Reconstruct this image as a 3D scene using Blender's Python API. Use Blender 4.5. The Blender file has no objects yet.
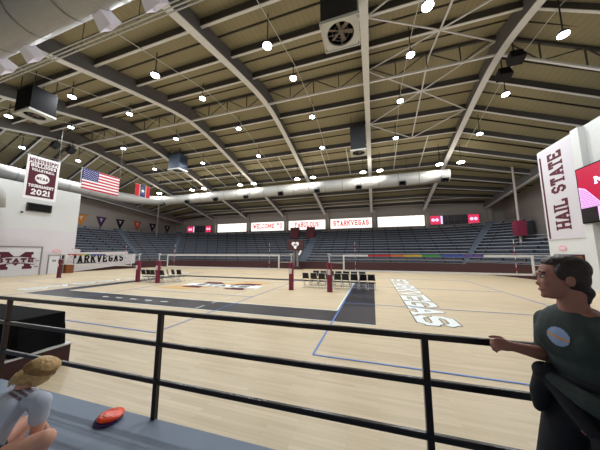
import bpy, bmesh, math, random
from mathutils import Vector, Matrix, Euler
random.seed(7)
C = bpy.context.scene.collection
SC = bpy.context.scene
R = math.radians

# ------------------------------------------------------------------ camera, world, exposure
cam_data = bpy.data.cameras.new('camera'); cam_data.sensor_width = 36.0; cam_data.lens = 227.0 / 600 * 36
cam_data.clip_start = 0.05; cam_data.clip_end = 300
cam = bpy.data.objects.new('camera', cam_data); C.objects.link(cam)
cam.location = (0, 0, 2.4); cam.rotation_euler = (R(90 + 7.03), 0, R(17.7))
SC.camera = cam
world = bpy.data.worlds.new('world'); SC.world = world; world.use_nodes = True
bg = world.node_tree.nodes['Background']; bg.inputs[0].default_value = (0.85, 0.92, 1.0, 1); bg.inputs[1].default_value = 0.32
SC.view_settings.view_transform = 'Standard'; SC.view_settings.look = 'None'
SC.view_settings.gamma = 1.0; SC.view_settings.use_curve_mapping = False
SC.view_settings.exposure = 0.0
LAMP_W = 390.0
FLOOD_W = 120.0

# ------------------------------------------------------------------ materials
def lin(c):
    c = c / 255.0
    return c / 12.92 if c <= 0.04045 else ((c + 0.055) / 1.055) ** 2.4
def rgb(*v): return tuple(lin(x) for x in v) + (1,)
MATS = {}
def mat(name, col, rough=0.6, metal=0.0, var=0.08, scale=6.0, bump=0.0, spec=0.4, emit=None, strength=0.0):
    if name in MATS: return MATS[name]
    m = bpy.data.materials.new(name); m.use_nodes = True
    nt = m.node_tree; b = nt.nodes['Principled BSDF']
    tc = nt.nodes.new('ShaderNodeTexCoord'); no = nt.nodes.new('ShaderNodeTexNoise')
    no.inputs['Scale'].default_value = scale; no.inputs['Detail'].default_value = 4
    nt.links.new(tc.outputs['Object'], no.inputs['Vector'])
    mix = nt.nodes.new('ShaderNodeMix'); mix.data_type = 'RGBA'
    c = rgb(*col)
    mix.inputs['A'].default_value = tuple(max(0, x * (1 - var)) for x in c[:3]) + (1,)
    mix.inputs['B'].default_value = tuple(min(1, x * (1 + var)) for x in c[:3]) + (1,)
    nt.links.new(no.outputs['Fac'], mix.inputs['Factor'])
    nt.links.new(mix.outputs['Result'], b.inputs['Base Color'])
    b.inputs['Roughness'].default_value = rough; b.inputs['Metallic'].default_value = metal
    b.inputs['Specular IOR Level'].default_value = spec
    if bump:
        bp = nt.nodes.new('ShaderNodeBump'); bp.inputs['Strength'].default_value = bump; bp.inputs['Distance'].default_value = 0.02
        nt.links.new(no.outputs['Fac'], bp.inputs['Height']); nt.links.new(bp.outputs['Normal'], b.inputs['Normal'])
    if emit:
        b.inputs['Emission Color'].default_value = rgb(*emit); b.inputs['Emission Strength'].default_value = strength
    MATS[name] = m
    return m

def floor_mat():
    m = bpy.data.materials.new('maple_boards'); m.use_nodes = True; nt = m.node_tree; b = nt.nodes['Principled BSDF']
    tc = nt.nodes.new('ShaderNodeTexCoord')
    br = nt.nodes.new('ShaderNodeTexBrick'); br.offset = 0.37
    br.inputs['Scale'].default_value = 1.0
    br.inputs['Brick Width'].default_value = 1.1; br.inputs['Row Height'].default_value = 0.075
    br.inputs['Mortar Size'].default_value = 0.0012; br.inputs['Bias'].default_value = 0.0
    br.inputs['Color1'].default_value = rgb(208, 192, 163); br.inputs['Color2'].default_value = rgb(195, 178, 147)
    br.inputs['Mortar'].default_value = rgb(165, 148, 118)
    nt.links.new(tc.outputs['Object'], br.inputs['Vector'])
    no = nt.nodes.new('ShaderNodeTexNoise'); no.inputs['Scale'].default_value = 0.6; no.inputs['Detail'].default_value = 5
    mp = nt.nodes.new('ShaderNodeMapping'); mp.inputs['Scale'].default_value = (1.0, 14.0, 1.0)
    nt.links.new(tc.outputs['Object'], mp.inputs['Vector']); nt.links.new(mp.outputs['Vector'], no.inputs['Vector'])
    mix = nt.nodes.new('ShaderNodeMix'); mix.data_type = 'RGBA'; mix.blend_type = 'MULTIPLY'
    mix.inputs['Factor'].default_value = 0.35
    ramp = nt.nodes.new('ShaderNodeValToRGB'); ramp.color_ramp.elements[0].color = (0.72, 0.68, 0.62, 1); ramp.color_ramp.elements[1].color = (1, 1, 1, 1)
    ramp.color_ramp.elements[0].position = 0.3; ramp.color_ramp.elements[1].position = 0.65
    nt.links.new(no.outputs['Fac'], ramp.inputs['Fac'])
    nt.links.new(br.outputs['Color'], mix.inputs['A']); nt.links.new(ramp.outputs['Color'], mix.inputs['B'])
    nt.links.new(mix.outputs['Result'], b.inputs['Base Color'])
    b.inputs['Roughness'].default_value = 0.38; b.inputs['Specular IOR Level'].default_value = 0.35
    return m

def roof_mat():
    m = bpy.data.materials.new('tan_roof_deck'); m.use_nodes = True; nt = m.node_tree; b = nt.nodes['Principled BSDF']
    tc = nt.nodes.new('ShaderNodeTexCoord')
    wv = nt.nodes.new('ShaderNodeTexWave'); wv.wave_type = 'BANDS'; wv.bands_direction = 'X'
    wv.inputs['Scale'].default_value = 0.9; wv.inputs['Distortion'].default_value = 0.0
    nt.links.new(tc.outputs['Object'], wv.inputs['Vector'])
    no = nt.nodes.new('ShaderNodeTexNoise'); no.inputs['Scale'].default_value = 0.8; no.inputs['Detail'].default_value = 6
    nt.links.new(tc.outputs['Object'], no.inputs['Vector'])
    ramp = nt.nodes.new('ShaderNodeValToRGB'); e = ramp.color_ramp.elements
    e[0].position = 0.0; e[0].color = rgb(146, 139, 114); e[1].position = 0.1; e[1].color = rgb(158, 150, 122)
    nt.links.new(wv.outputs['Fac'], ramp.inputs['Fac'])
    mix = nt.nodes.new('ShaderNodeMix'); mix.data_type = 'RGBA'; mix.blend_type = 'MULTIPLY'; mix.inputs['Factor'].default_value = 0.35
    nt.links.new(ramp.outputs['Color'], mix.inputs['A']); nt.links.new(no.outputs['Color'], mix.inputs['B'])
    hs = nt.nodes.new('ShaderNodeTexNoise')
    r2 = nt.nodes.new('ShaderNodeValToRGB'); r2.color_ramp.elements[0].color = (0.8, 0.78, 0.75, 1)
    nt.links.new(no.outputs['Fac'], r2.inputs['Fac']); nt.links.new(r2.outputs['Color'], mix.inputs['B'])
    nt.links.new(mix.outputs['Result'], b.inputs['Base Color'])
    b.inputs['Roughness'].default_value = 0.85; b.inputs['Specular IOR Level'].default_value = 0.1
    return m

M = {}
M['floor'] = floor_mat(); M['roof'] = roof_mat()
M['cream'] = mat('cream_paint_steel', (226, 226, 225), 0.5)
M['web'] = mat('grey_brown_paint_steel', (108, 106, 106), 0.6)
M['darkweb'] = mat('dark_paint_steel', (78, 75, 74), 0.6)
M['dark'] = mat('dark_joint_strip', (52, 47, 40), 0.7)
M['duct'] = mat('pale_grey_spiral_duct', (164, 164, 162), 0.45, 0.0, 0.05, 3)
def rib(m, axis='X', sc=9.0):
    nt = m.node_tree; b = nt.nodes['Principled BSDF']; tc = nt.nodes.new('ShaderNodeTexCoord'); wv = nt.nodes.new('ShaderNodeTexWave'); wv.bands_direction = axis
    wv.inputs['Scale'].default_value = sc; bp = nt.nodes.new('ShaderNodeBump'); bp.inputs['Strength'].default_value = .35; bp.inputs['Distance'].default_value = .03
    nt.links.new(tc.outputs['Object'], wv.inputs['Vector']); nt.links.new(wv.outputs['Fac'], bp.inputs['Height']); nt.links.new(bp.outputs['Normal'], b.inputs['Normal'])
rib(M['duct'], 'X', 3.0)
M['ductseam'] = mat('duct_seam_grey', (120, 120, 116), 0.5)
M['white'] = mat('white_wall_paint', (196, 198, 197), 0.7, 0, 0.03, 1.5)
M['mural'] = mat('pale_grey_mural_paint', (196, 192, 197), 0.7, 0, 0.05, 0.8)
M['wallgrey'] = mat('grey_cream_wall_paint', (168, 160, 154), 0.8, 0, 0.06, 1.0)
M['maroon'] = mat('maroon_paint', (92, 30, 42), 0.55)
M['maroonpad'] = mat('maroon_vinyl_pad', (124, 40, 66), 0.45)
M['maroonflag'] = mat('maroon_cloth', (80, 26, 42), 0.8)
M['darkmaroon'] = mat('dark_maroon_paint', (58, 30, 32), 0.6)
M['step'] = mat('grey_blue_concrete', (84, 89, 99), 0.8)
M['bench'] = mat('grey_blue_bench', (138, 144, 156), 0.55)
M['bracket'] = mat('dark_bench_bracket', (34, 34, 40), 0.7)
M['aisle'] = mat('pale_blue_aisle_steps', (88, 97, 110), 0.7)
M['railgrey'] = mat('grey_handrail', (120, 118, 122), 0.4, 0.5)
M['railblack'] = mat('black_brown_gloss_rail', (26, 18, 19), 0.28)
M['postbrown'] = mat('brown_black_rail_post', (44, 26, 24), 0.35)
M['deck'] = mat('grey_blue_deck_boards', (110, 124, 142), 0.6, 0, 0.16, 2.0)
M['deckgap'] = mat('deck_seam', (60, 68, 80), 0.8)
M['navy'] = mat('navy_black_court_paint', (28, 29, 38), 0.35, 0, 0.12, 1.5)
M['linewhite'] = mat('white_court_paint', (226, 232, 230), 0.4, 0, 0.03)
M['lineblue'] = mat('blue_court_paint', (88, 128, 196), 0.4)
M['tanpaint'] = mat('tan_court_stain', (198, 160, 104), 0.4)
M['black'] = mat('black_paint', (16, 16, 18), 0.8, spec=0.15)
M['blackcloth'] = mat('black_cloth', (12, 13, 17), 0.95, 0, 0.2, 5, 0.1, 0.15)
M['chrome'] = mat('pale_metal_tube', (206, 208, 208), 0.35, 0.15)
M['blackseat'] = mat('black_vinyl', (20, 20, 24), 0.4)
M['tape'] = mat('white_net_tape', (252, 252, 252), 0.7)
M['cord'] = mat('dark_net_cord', (40, 40, 42), 0.8)
M['red'] = mat('red_tape', (206, 60, 52), 0.6); M['orange'] = mat('orange_tape', (226, 120, 60), 0.6)
M['yellow'] = mat('yellow_tape', (222, 186, 60), 0.6); M['green'] = mat('green_tape', (72, 160, 90), 0.6)
M['blue'] = mat('blue_tape', (70, 90, 190), 0.6); M['purple'] = mat('purple_tape', (110, 84, 170), 0.6)
M['brownwood'] = mat('brown_wood_door', (124, 72, 34), 0.5, 0, 0.15, 4)
M['doorgrey'] = mat('pale_grey_door_paint', (206, 206, 210), 0.6)
M['seam'] = mat('grey_seam', (130, 126, 126), 0.7)
M['darkbox'] = mat('dark_sheet_metal', (52, 54, 58), 0.5, 0.2)
M['bluebox'] = mat('blue_grey_sheet_metal', (70, 80, 96), 0.4, 0.3)
M['framewhite'] = mat('off_white_metal', (206, 208, 204), 0.5)
M['fanblade'] = mat('tan_fan_blade', (150, 134, 112), 0.5)
M['speaker'] = mat('black_speaker_grille', (18, 18, 20), 0.7)
M['lens'] = mat('lamp_lens', (255, 255, 255), 0.5, emit=(232, 240, 255), strength=26)
M['floodlens'] = mat('warm_flood_lens', (255, 255, 255), 0.5, emit=(255, 246, 226), strength=26)
M['fixture'] = mat('grey_lamp_housing', (96, 96, 96), 0.5)
M['pane'] = mat('bright_window_glass', (240, 236, 228), 0.3, emit=(255, 248, 240), strength=1.35)
M['windowframe'] = mat('pale_window_frame', (178, 172, 164), 0.6)
M['redletter'] = mat('red_window_letter', (206, 80, 88), 0.6, emit=(214, 92, 98), strength=0.65)
M['bannerwhite'] = mat('white_banner_cloth', (192, 188, 194), 0.8, 0, 0.06, 0.9)
M['flagwhite'] = mat('white_flag_cloth', (230, 226, 228), 0.8)
M['flagred'] = mat('red_flag_cloth', (178, 36, 50), 0.8); M['flagblue'] = mat('blue_flag_cloth', (44, 50, 110), 0.8)
M['gold'] = mat('gold_flag_cloth', (214, 172, 70), 0.8)
M['pennorange'] = mat('orange_pennant', (214, 138, 48), 0.8); M['pennpurple'] = mat('purple_pennant', (76, 44, 96), 0.8)
M['pennblack'] = mat('black_pennant', (30, 28, 36), 0.8); M['pennred'] = mat('orange_red_pennant', (226, 92, 62), 0.8)
M['screenred'] = mat('lit_screen_crimson', (120, 10, 40), 0.4, emit=(196, 14, 62), strength=0.75)
M['screenlilac'] = mat('lit_screen_lilac', (200, 150, 210), 0.4, emit=(216, 168, 226), strength=0.85)
M['screendot'] = mat('lit_screen_plum', (110, 20, 80), 0.4, emit=(128, 20, 84), strength=0.6)
M['screenwhite'] = mat('lit_screen_white', (230, 220, 255), 0.4, emit=(228, 214, 255), strength=1.0)
M['screenblack'] = mat('unlit_screen', (26, 22, 26), 0.3)
M['lcdred'] = mat('lit_score_panel_red', (190, 40, 70), 0.5, emit=(226, 60, 96), strength=0.9)
M['lcdgrey'] = mat('score_panel_grey', (84, 82, 88), 0.4)
M['vent'] = mat('painted_glare_vent', (244, 240, 255), 0.4, emit=None)  # bright reflected light on the near duct's vents, put into the base colour
M['skin'] = mat('skin', (156, 108, 94), 0.55, 0, 0.06, 20)
M['skinfair'] = mat('fair_skin', (214, 160, 138), 0.55, 0, 0.06, 20)
M['lips'] = mat('lips', (150, 84, 80), 0.5)
M['hairbrown'] = mat('dark_brown_hair', (48, 36, 34), 0.55, 0, 0.4, 40, 0.5)
M['hairblond'] = mat('blond_hair', (190, 156, 104), 0.5, 0, 0.4, 45, 0.6)
M['hairshade'] = mat('darker_blond_hair', (142, 108, 66), 0.5, 0, 0.4, 45, 0.6)
M['jersey'] = mat('dark_green_jersey', (48, 58, 57), 0.85, 0, 0.12, 12, 0.15)
M['printblue'] = mat('pale_blue_print', (140, 160, 196), 0.8); M['printorange'] = mat('orange_print', (206, 146, 80), 0.8)
M['jacket'] = mat('black_jacket_cloth', (24, 25, 32), 0.85, 0, 0.25, 14, 0.3)
M['jacketlining'] = mat('dark_green_striped_lining', (52, 62, 60), 0.85, 0, 0.4, 30, 0.3)
M['trouser'] = mat('black_trouser_cloth', (20, 22, 30), 0.85)
M['greytee'] = mat('heather_grey_tee', (184, 192, 207), 0.85, 0, 0.1, 30, 0.12)
M['teeprint'] = mat('maroon_tee_print', (92, 50, 70), 0.8)
M['shorts'] = mat('dark_shorts_cloth', (46, 48, 56), 0.85)
M['shoe'] = mat('pale_shoe', (190, 190, 194), 0.6)
M['eyewhite'] = mat('eye_white', (190, 182, 174), 0.4); M['iris'] = mat('brown_iris', (52, 34, 26), 0.3)
M['discorange'] = mat('glossy_orange_plastic', (236, 74, 34), 0.25); M['discpurple'] = mat('glossy_purple_plastic', (66, 36, 96), 0.25)
M['pinksign'] = mat('pink_sign', (222, 150, 160), 0.6)
M['paper'] = mat('white_paper', (232, 232, 228), 0.7)

# ------------------------------------------------------------------ mesh builder
V = Vector
class MB:
    def __init__(s): s.v = []; s.f = []; s.mi = []; s.cur = 0
    def add(s, vs, fs):
        o = len(s.v); s.v += [tuple(x) for x in vs]; s.f += [tuple(i + o for i in f) for f in fs]; s.mi += [s.cur] * len(fs); return s
    def box(s, a, b):
        (x0, y0, z0), (x1, y1, z1) = a, b
        x0, x1 = min(x0, x1), max(x0, x1); y0, y1 = min(y0, y1), max(y0, y1); z0, z1 = min(z0, z1), max(z0, z1)
        return s.add([(x0,y0,z0),(x1,y0,z0),(x1,y1,z0),(x0,y1,z0),(x0,y0,z1),(x1,y0,z1),(x1,y1,z1),(x0,y1,z1)],
                     [(3,2,1,0),(4,5,6,7),(0,1,5,4),(1,2,6,5),(2,3,7,6),(3,0,4,7)])
    def bar(s, p, q, w, h, up=(0,0,1)):
        p, q = V(p), V(q); d = (q - p).normalized(); u = V(up)
        if abs(d.dot(u)) > 0.99: u = V((0,1,0))
        r = d.cross(u).normalized(); u = r.cross(d).normalized(); r *= w/2; u *= h/2
        vs = [p-r-u, p+r-u, p+r+u, p-r+u, q-r-u, q+r-u, q+r+u, q-r+u]
        return s.add(vs, [(0,1,2,3),(7,6,5,4),(1,0,4,5),(2,1,5,6),(3,2,6,7),(0,3,7,4)])
    def tube(s, pts, r, n=8, caps=True):
        pts = [V(p) for p in pts]; rs = r if isinstance(r, (list, tuple)) else [r] * len(pts)
        vs = []; fs = []; prev = None
        for i, p in enumerate(pts):
            d = (pts[min(i+1, len(pts)-1)] - pts[max(i-1, 0)]).normalized()
            if prev is None:
                a = V((0,0,1)) if abs(d.z) < 0.9 else V((1,0,0)); u = d.cross(a).normalized()
            else: u = (prev - d * prev.dot(d)).normalized()
            prev = u; w = d.cross(u)
            vs += [p + (u * math.cos(2*math.pi*k/n) + w * math.sin(2*math.pi*k/n)) * rs[i] for k in range(n)]
        for i in range(len(pts) - 1):
            for k in range(n): fs.append((i*n+k, i*n+(k+1)%n, (i+1)*n+(k+1)%n, (i+1)*n+k))
        if caps: fs.append(tuple(range(n-1, -1, -1))); fs.append(tuple((len(pts)-1)*n + k for k in range(n)))
        return s.add(vs, fs)
    def lathe(s, prof, c=(0,0,0), n=20):
        vs = [(c[0]+r*math.cos(2*math.pi*k/n), c[1]+r*math.sin(2*math.pi*k/n), c[2]+z) for r, z in prof for k in range(n)]; fs = []
        for i in range(len(prof)-1):
            for k in range(n): fs.append((i*n+k, i*n+(k+1)%n, (i+1)*n+(k+1)%n, (i+1)*n+k))
        fs.append(tuple(range(n-1,-1,-1))); fs.append(tuple((len(prof)-1)*n+k for k in range(n)))
        return s.add(vs, fs)
    def prism(s, poly, fr, t):
        """poly (a,b) in the frame fr=(origin,u,v,n); thickness t along n"""
        o, u, v, n = [V(x) for x in fr]; k = len(poly)
        vs = [o+u*a+v*b for a, b in poly] + [o+u*a+v*b+n*t for a, b in poly]
        fs = [tuple(range(k-1,-1,-1)), tuple(range(k, 2*k))] + [(i, (i+1)%k, k+(i+1)%k, k+i) for i in range(k)]
        return s.add(vs, fs)
    def face(s, poly, fr, off=0.0):
        o, u, v, n = [V(x) for x in fr]
        return s.add([o+u*a+v*b+n*off for a, b in poly], [tuple(range(len(poly)))])
    def sphere(s, c, r, n=12, m=8):
        r = r if isinstance(r, (tuple, list)) else (r, r, r)
        prof = [(math.sin(math.pi*i/m), -math.cos(math.pi*i/m)) for i in range(m+1)]
        vs = [(c[0]+r[0]*max(a,1e-4)*math.cos(2*math.pi*k/n), c[1]+r[1]*max(a,1e-4)*math.sin(2*math.pi*k/n), c[2]+r[2]*z) for a, z in prof for k in range(n)]
        fs = [(i*n+k, i*n+(k+1)%n, (i+1)*n+(k+1)%n, (i+1)*n+k) for i in range(m) for k in range(n)]
        return s.add(vs, fs)
    def build(s, name, m, parent=None, world=True, smooth=False, bevel=0.0):
        me = bpy.data.meshes.new(name)
        off = V((0,0,0))
        if world:
            p = parent
            while p is not None: off += p.location; p = p.parent
        me.from_pydata([tuple(V(v) - off) for v in s.v], [], s.f)
        for mm in (m if isinstance(m, (list, tuple)) else [m]): me.materials.append(mm)
        me.polygons.foreach_set('material_index', s.mi)
        bm = bmesh.new(); bm.from_mesh(me); bmesh.ops.recalc_face_normals(bm, faces=bm.faces); bm.to_mesh(me); bm.free()
        if smooth: me.polygons.foreach_set('use_smooth', [True] * len(me.polygons))
        me.update()
        o = bpy.data.objects.new(name, me); C.objects.link(o)
        if parent is not None: o.parent = parent
        if bevel:
            bv = o.modifiers.new('edge', 'BEVEL'); bv.width = bevel; bv.segments = 2; bv.limit_method = 'ANGLE'
        return o

def tag(o, label=None, cat=None, group=None, kind=None):
    if label: o['label'] = label
    if cat: o['category'] = cat
    if group: o['group'] = group
    if kind: o['kind'] = kind
    return o
def thing(name, loc, label, cat, group=None, rz=0.0):
    o = bpy.data.objects.new(name, None); C.objects.link(o); o.empty_display_size = 0.2
    o.location = loc; o.rotation_euler = (0, 0, rz); return tag(o, label, cat, group)
def structure(o): o['kind'] = 'structure'; return o
def copy_tree(o, parent=None):
    c = o.copy(); C.objects.link(c)
    if parent is not None: c.parent = parent
    for ch in list(o.children): copy_tree(ch, c)
    return c
ORD = ['first','second','third','fourth','fifth','sixth','seventh','eighth','ninth','tenth','eleventh','twelfth']

# block lettering with slab serifs, laid as painted faces
def glyph(ch, w, t):
    a = t/2; x0, x1, y0, y1, xm, ym, c = a, w-a, a, 1-a, w/2, 0.5, min(0.16, w*0.24)
    o8 = [(x0,y0+c),(x0,y1-c),(x0+c,y1),(x1-c,y1),(x1,y1-c),(x1,y0+c),(x1-c,y0),(x0+c,y0),(x0,y0+c)]
    S = [(x1,y1-c),(x1-c,y1),(x0+c,y1),(x0,y1-c),(x0,ym+c*.7),(x0+c,ym),(x1-c,ym),(x1,ym-c*.7),(x1,y0+c),(x1-c,y0),(x0+c,y0),(x0,y0+c)]
    g = {'H':([[(x0,y0),(x0,y1)],[(x1,y0),(x1,y1)],[(x0,ym),(x1,ym)]],[(x0,0),(x0,1),(x1,0),(x1,1)]),
     'A':([[(x0,y0),(xm,y1),(x1,y0)],[(x0+.22*w,.33),(x1-.22*w,.33)]],[(x0,0),(x1,0)]),
     'I':([[(xm,y0),(xm,y1)]],[(xm,0),(xm,1)]),'1':([[(xm,y0),(xm,y1),(x0,y1-.14)]],[(xm,0)]),
     'L':([[(x0,y1),(x0,y0),(x1,y0),(x1,y0+.2)]],[(x0,1)]),
     'S':([S],[]),'T':([[(x0,y1-.16),(x0,y1),(x1,y1),(x1,y1-.16)],[(xm,y0),(xm,y1)]],[(xm,0)]),
     'E':([[(x1,y1-.14),(x1,y1),(x0,y1),(x0,y0),(x1,y0),(x1,y0+.14)],[(x0,ym),(x1-.12,ym)]],[]),
     'F':([[(x1,y1-.14),(x1,y1),(x0,y1),(x0,y0)],[(x0,ym),(x1-.12,ym)]],[(x0,0)]),
     'R':([[(x0,y0),(x0,y1),(x1-c,y1),(x1,y1-c),(x1,ym+c),(x1-c,ym),(x0,ym)],[(xm,ym),(x1,y0)]],[(x0,0),(x1,0)]),
     'P':([[(x0,y0),(x0,y1),(x1-c,y1),(x1,y1-c),(x1,ym+c),(x1-c,ym),(x0,ym)]],[(x0,0)]),
     'B':([[(x0,y0),(x0,y1),(x1-c,y1),(x1,y1-c),(x1,ym+c*.6),(x1-c,ym),(x0,ym)],[(x1-c,ym),(x1,ym-c*.6),(x1,y0+c),(x1-c,y0),(x0,y0)]],[]),
     'D':([[(x0,y0),(x0,y1),(x1-c,y1),(x1,y1-c),(x1,y0+c),(x1-c,y0),(x0,y0)]],[]),
     'K':([[(x0,y0),(x0,y1)],[(x1,y1),(x0,ym-.08)],[(x0+.3*w,ym+.05),(x1,y0)]],[(x0,0),(x0,1),(x1,0),(x1,1)]),
     'V':([[(x0,y1),(xm,y0),(x1,y1)]],[(x0,1),(x1,1)]),'Y':([[(x0,y1),(xm,ym),(x1,y1)],[(xm,ym),(xm,y0)]],[(xm,0)]),
     'M':([[(x0,y0),(x0,y1),(xm,.3),(x1,y1),(x1,y0)]],[(x0,0),(x1,0)]),
     'N':([[(x0,y0),(x0,y1),(x1,y0),(x1,y1)]],[(x0,0),(x1,1)]),
     'W':([[(x0,y1),(x0+.2*w,y0),(xm,.7),(x1-.2*w,y0),(x1,y1)]],[(x0,1),(x1,1)]),
     'O':([o8],[]),'0':([o8],[]),'C':([[(x1,y1-c),(x1-c,y1),(x0+c,y1),(x0,y1-c),(x0,y0+c),(x0+c,y0),(x1-c,y0),(x1,y0+c)]],[]),
     'G':([[(x1,y1-c),(x1-c,y1),(x0+c,y1),(x0,y1-c),(x0,y0+c),(x0+c,y0),(x1-c,y0),(x1,y0+c),(x1,ym-.05),(xm,ym-.05)]],[]),
     'U':([[(x0,y1),(x0,y0+c),(x0+c,y0),(x1-c,y0),(x1,y0+c),(x1,y1)]],[(x0,1),(x1,1)]),
     '2':([[(x0,y1-c),(x0+c,y1),(x1-c,y1),(x1,y1-c),(x1,ym+c*.5),(x0,y0),(x1,y0)]],[])}
    return g.get(ch, ([], []))
def text(mb, s, fr, h, w=0.66, t=0.2, gap=0.16, serif=True, off=0.0, grow=0.0, align='l', aspect=1.0):
    """letters of height h; w, t, gap as fractions of h; grow thickens every stroke (for an outline below)"""
    o, u, v, n = [V(x) for x in fr]
    def wd(ch): return (w*1.3 if ch in 'MW' else w*0.45 if ch in 'I1' else w) if ch != ' ' else w*0.6
    total = sum(wd(c) + gap for c in s) - gap
    x = {'l': 0, 'c': -total/2, 'r': -total}[align]
    for ch in s:
        if ch != ' ':
            st, se = glyph(ch, wd(ch), t)
            segs = [(p, q) for pl in st for p, q in zip(pl, pl[1:])]
            quads = []
            for p, q in segs:
                d = V((q[0]-p[0], q[1]-p[1])); L = d.length; d = d / max(L, 1e-6); nn = V((-d[1], d[0]))
                e = t*0.5*0.92 + grow if (abs(d[0]) < 0.05 or abs(d[1]) < 0.05) else t*0.3 + grow; hw = t/2 + grow
                P, Q = V(p) - d*e, V(q) + d*e
                quads.append([P-nn*hw, Q-nn*hw, Q+nn*hw, P+nn*hw])
            if serif:
                for sx, sy in se:
                    a, b = (0, t*0.55) if sy == 0 else (1-t*0.55, 1)
                    quads.append([V((sx-t*.95-grow, a-grow)), V((sx+t*.95+grow, a-grow)), V((sx+t*.95+grow, b+grow)), V((sx-t*.95-grow, b+grow))])
            for k, qd in enumerate(quads):
                vs = [o + u*((x+p[0])*h*aspect) + v*(min(max(p[1], -grow), 1+grow)*h) + n*(off + k*2e-5) for p in qd]
                mb.add(vs, [(0,1,2,3)])
        x += wd(ch) + gap
    return total*h*aspect

# ------------------------------------------------------------------ the hall: floor, roof, walls
BAY = 9.2; RIDGE = 18.5
XE, XW = 9.2, -36.8            # beyond these two frames the roof falls towards the end walls
def fall(y, x): return max(0.0, x - XE, XW - x) * 0.5 * max(0.0, 1 - abs(y - RIDGE) / 30)
def roof_z(y, x=0.0): return 18.3 - 0.245 * abs(y - RIDGE) - fall(y, x)
def soffit_z(y, x=0.0): return 17.35 - 0.255 * math.sqrt((y - RIDGE) ** 2 + 9) - fall(y, x)
ARCH_X = [BAY * k for k in range(-5, 3)]

floor = structure(MB().box((-52, -9, -0.3), (32, 47, 0)).build('floor', M['floor']))
def paint(name, mb, m): return structure(mb.build(name, m, floor))
def rect(mb, x0, y0, x1, y1, z): return mb.add([(x0,y0,z),(x1,y0,z),(x1,y1,z),(x0,y1,z)], [(0,1,2,3)])
b = MB(); z = 0.004
rect(b, -20.2, 8.35, 0.0, 9.85, z); rect(b, -20.2, 19.1, 0.0, 20.2, z); rect(b, -1.5, 9.85, 0.0, 19.1, z); rect(b, -20.2, 9.85, -18.9, 19.1, z)
paint('court_border', b, M['navy'])
b = MB(); z = 0.006
for x0, y0, x1, y1 in ((-18.9, 9.85, -1.5, 9.91), (-18.9, 19.04, -1.5, 19.1), (-1.56, 9.85, -1.5, 19.1), (-18.9, 9.85, -18.84, 19.1), (-20.2, 8.27, 0.0, 8.33)): rect(b, x0, y0, x1, y1, z)
for k in range(5): rect(b, -10.2 - k*1.05, 9.0, -9.75 - k*1.05, 9.12, z)
paint('court_line', b, M['linewhite'])
b = MB()
def fline(p, q, w=0.05, z=0.009): b.bar((p[0], p[1], z), (q[0], q[1], z), w, 0.004)
for x0, x1 in ((-1.45, 7.55), (-15.4, -6.4), (-29.0, -20.0)):
    for p, q in (((x0, 5.55), (x1, 5.55)), ((x0, 23.5), (x1, 23.5)), ((x0, 5.55), (x0, 23.5)), ((x1, 5.55), (x1, 23.5)), ((x0, 11.5), (x1, 11.5)), ((x0, 17.5), (x1, 17.5))): fline(p, q, 0.045 if p[1] == q[1] and p[1] in (11.5, 17.5) else 0.05)
paint('volleyball_line', b, M['lineblue'])
b = MB()
for k in range(10): rect(b, -7.5, 8.4 + k*1.05, -7.44, 8.95 + k*1.05, 0.011)
paint('dashed_line', b, M['linewhite'])
# big floor lettering along the two ends of the court
for x, up in ((1.38, 1), (-22.6, 1)):
    fr = ((x, 22.9, 0), (0, -1, 0), (1, 0, 0), (0, 0, 1))
    b = MB(); text(b, 'STARKVEGAS', fr, 1.32, 1.0, 0.22, 0.07, True, 0.004, 0.03); paint('lettering_outline', b, M['navy'])
    b = MB(); text(b, 'STARKVEGAS', fr, 1.32, 1.0, 0.22, 0.07, True, 0.008, 0.0); paint('lettering', b, M['linewhite'])
# centre court mark: tan stain, maroon block M crossed by a pale band
b = MB(); b.add([(-14.9,12.6,.004),(-12.2,12.4,.004),(-10.9,14.1,.004),(-7.5,16.7,.004),(-9.6,17.4,.004),(-12.0,15.4,.004)], [(0,1,2,3,4,5)]); paint('centre_stain', b, M['tanpaint'])
def block_M(mb, fr, w, h, off):
    p = [(0,0),(.3,0),(.3,.16),(.25,.16),(.25,.55),(.5,.2),(.75,.55),(.75,.16),(.7,.16),(.7,0),(1,0),(1,.16),(.95,.16),(.95,.84),(1,.84),(1,1),(.74,1),(.5,.62),(.26,1),(0,1),(0,.84),(.05,.84),(.05,.16),(0,.16)]
    o, u, v, n = [V(q) for q in fr]
    idx = [(0,1,2,23),(2,3,4,18,21,22,23),(16,15,14,13),(19,18,21,20),(18,4,5,17),(17,5,6,16),(16,6,7,12,13),(8,9,10,11),(7,8,11,12)]
    vs = [o + u*(a*w) + v*(c*h) + n*off for a, c in p]
    for f in idx: mb.add([vs[i] for i in f], [tuple(range(len(f)))])
fr = ((-13.2, 13.3, 0), (1, 0, 0), (0, 1, 0), (0, 0, 1))
b = MB(); block_M(b, fr, 5.0, 2.9, 0.009); paint('centre_letter', b, M['maroonflag'])
b = MB(); rect(b, -13.9, 14.1, -7.6, 15.2, 0.013); paint('centre_band', b, M['linewhite'])
b = MB(); text(b, 'STATE', ((-10.7, 14.3, 0), (1,0,0), (0,1,0), (0,0,1)), 0.7, 1.0, .24, .3, True, 0.017, 0, 'c'); paint('centre_lettering', b, M['navy'])

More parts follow.
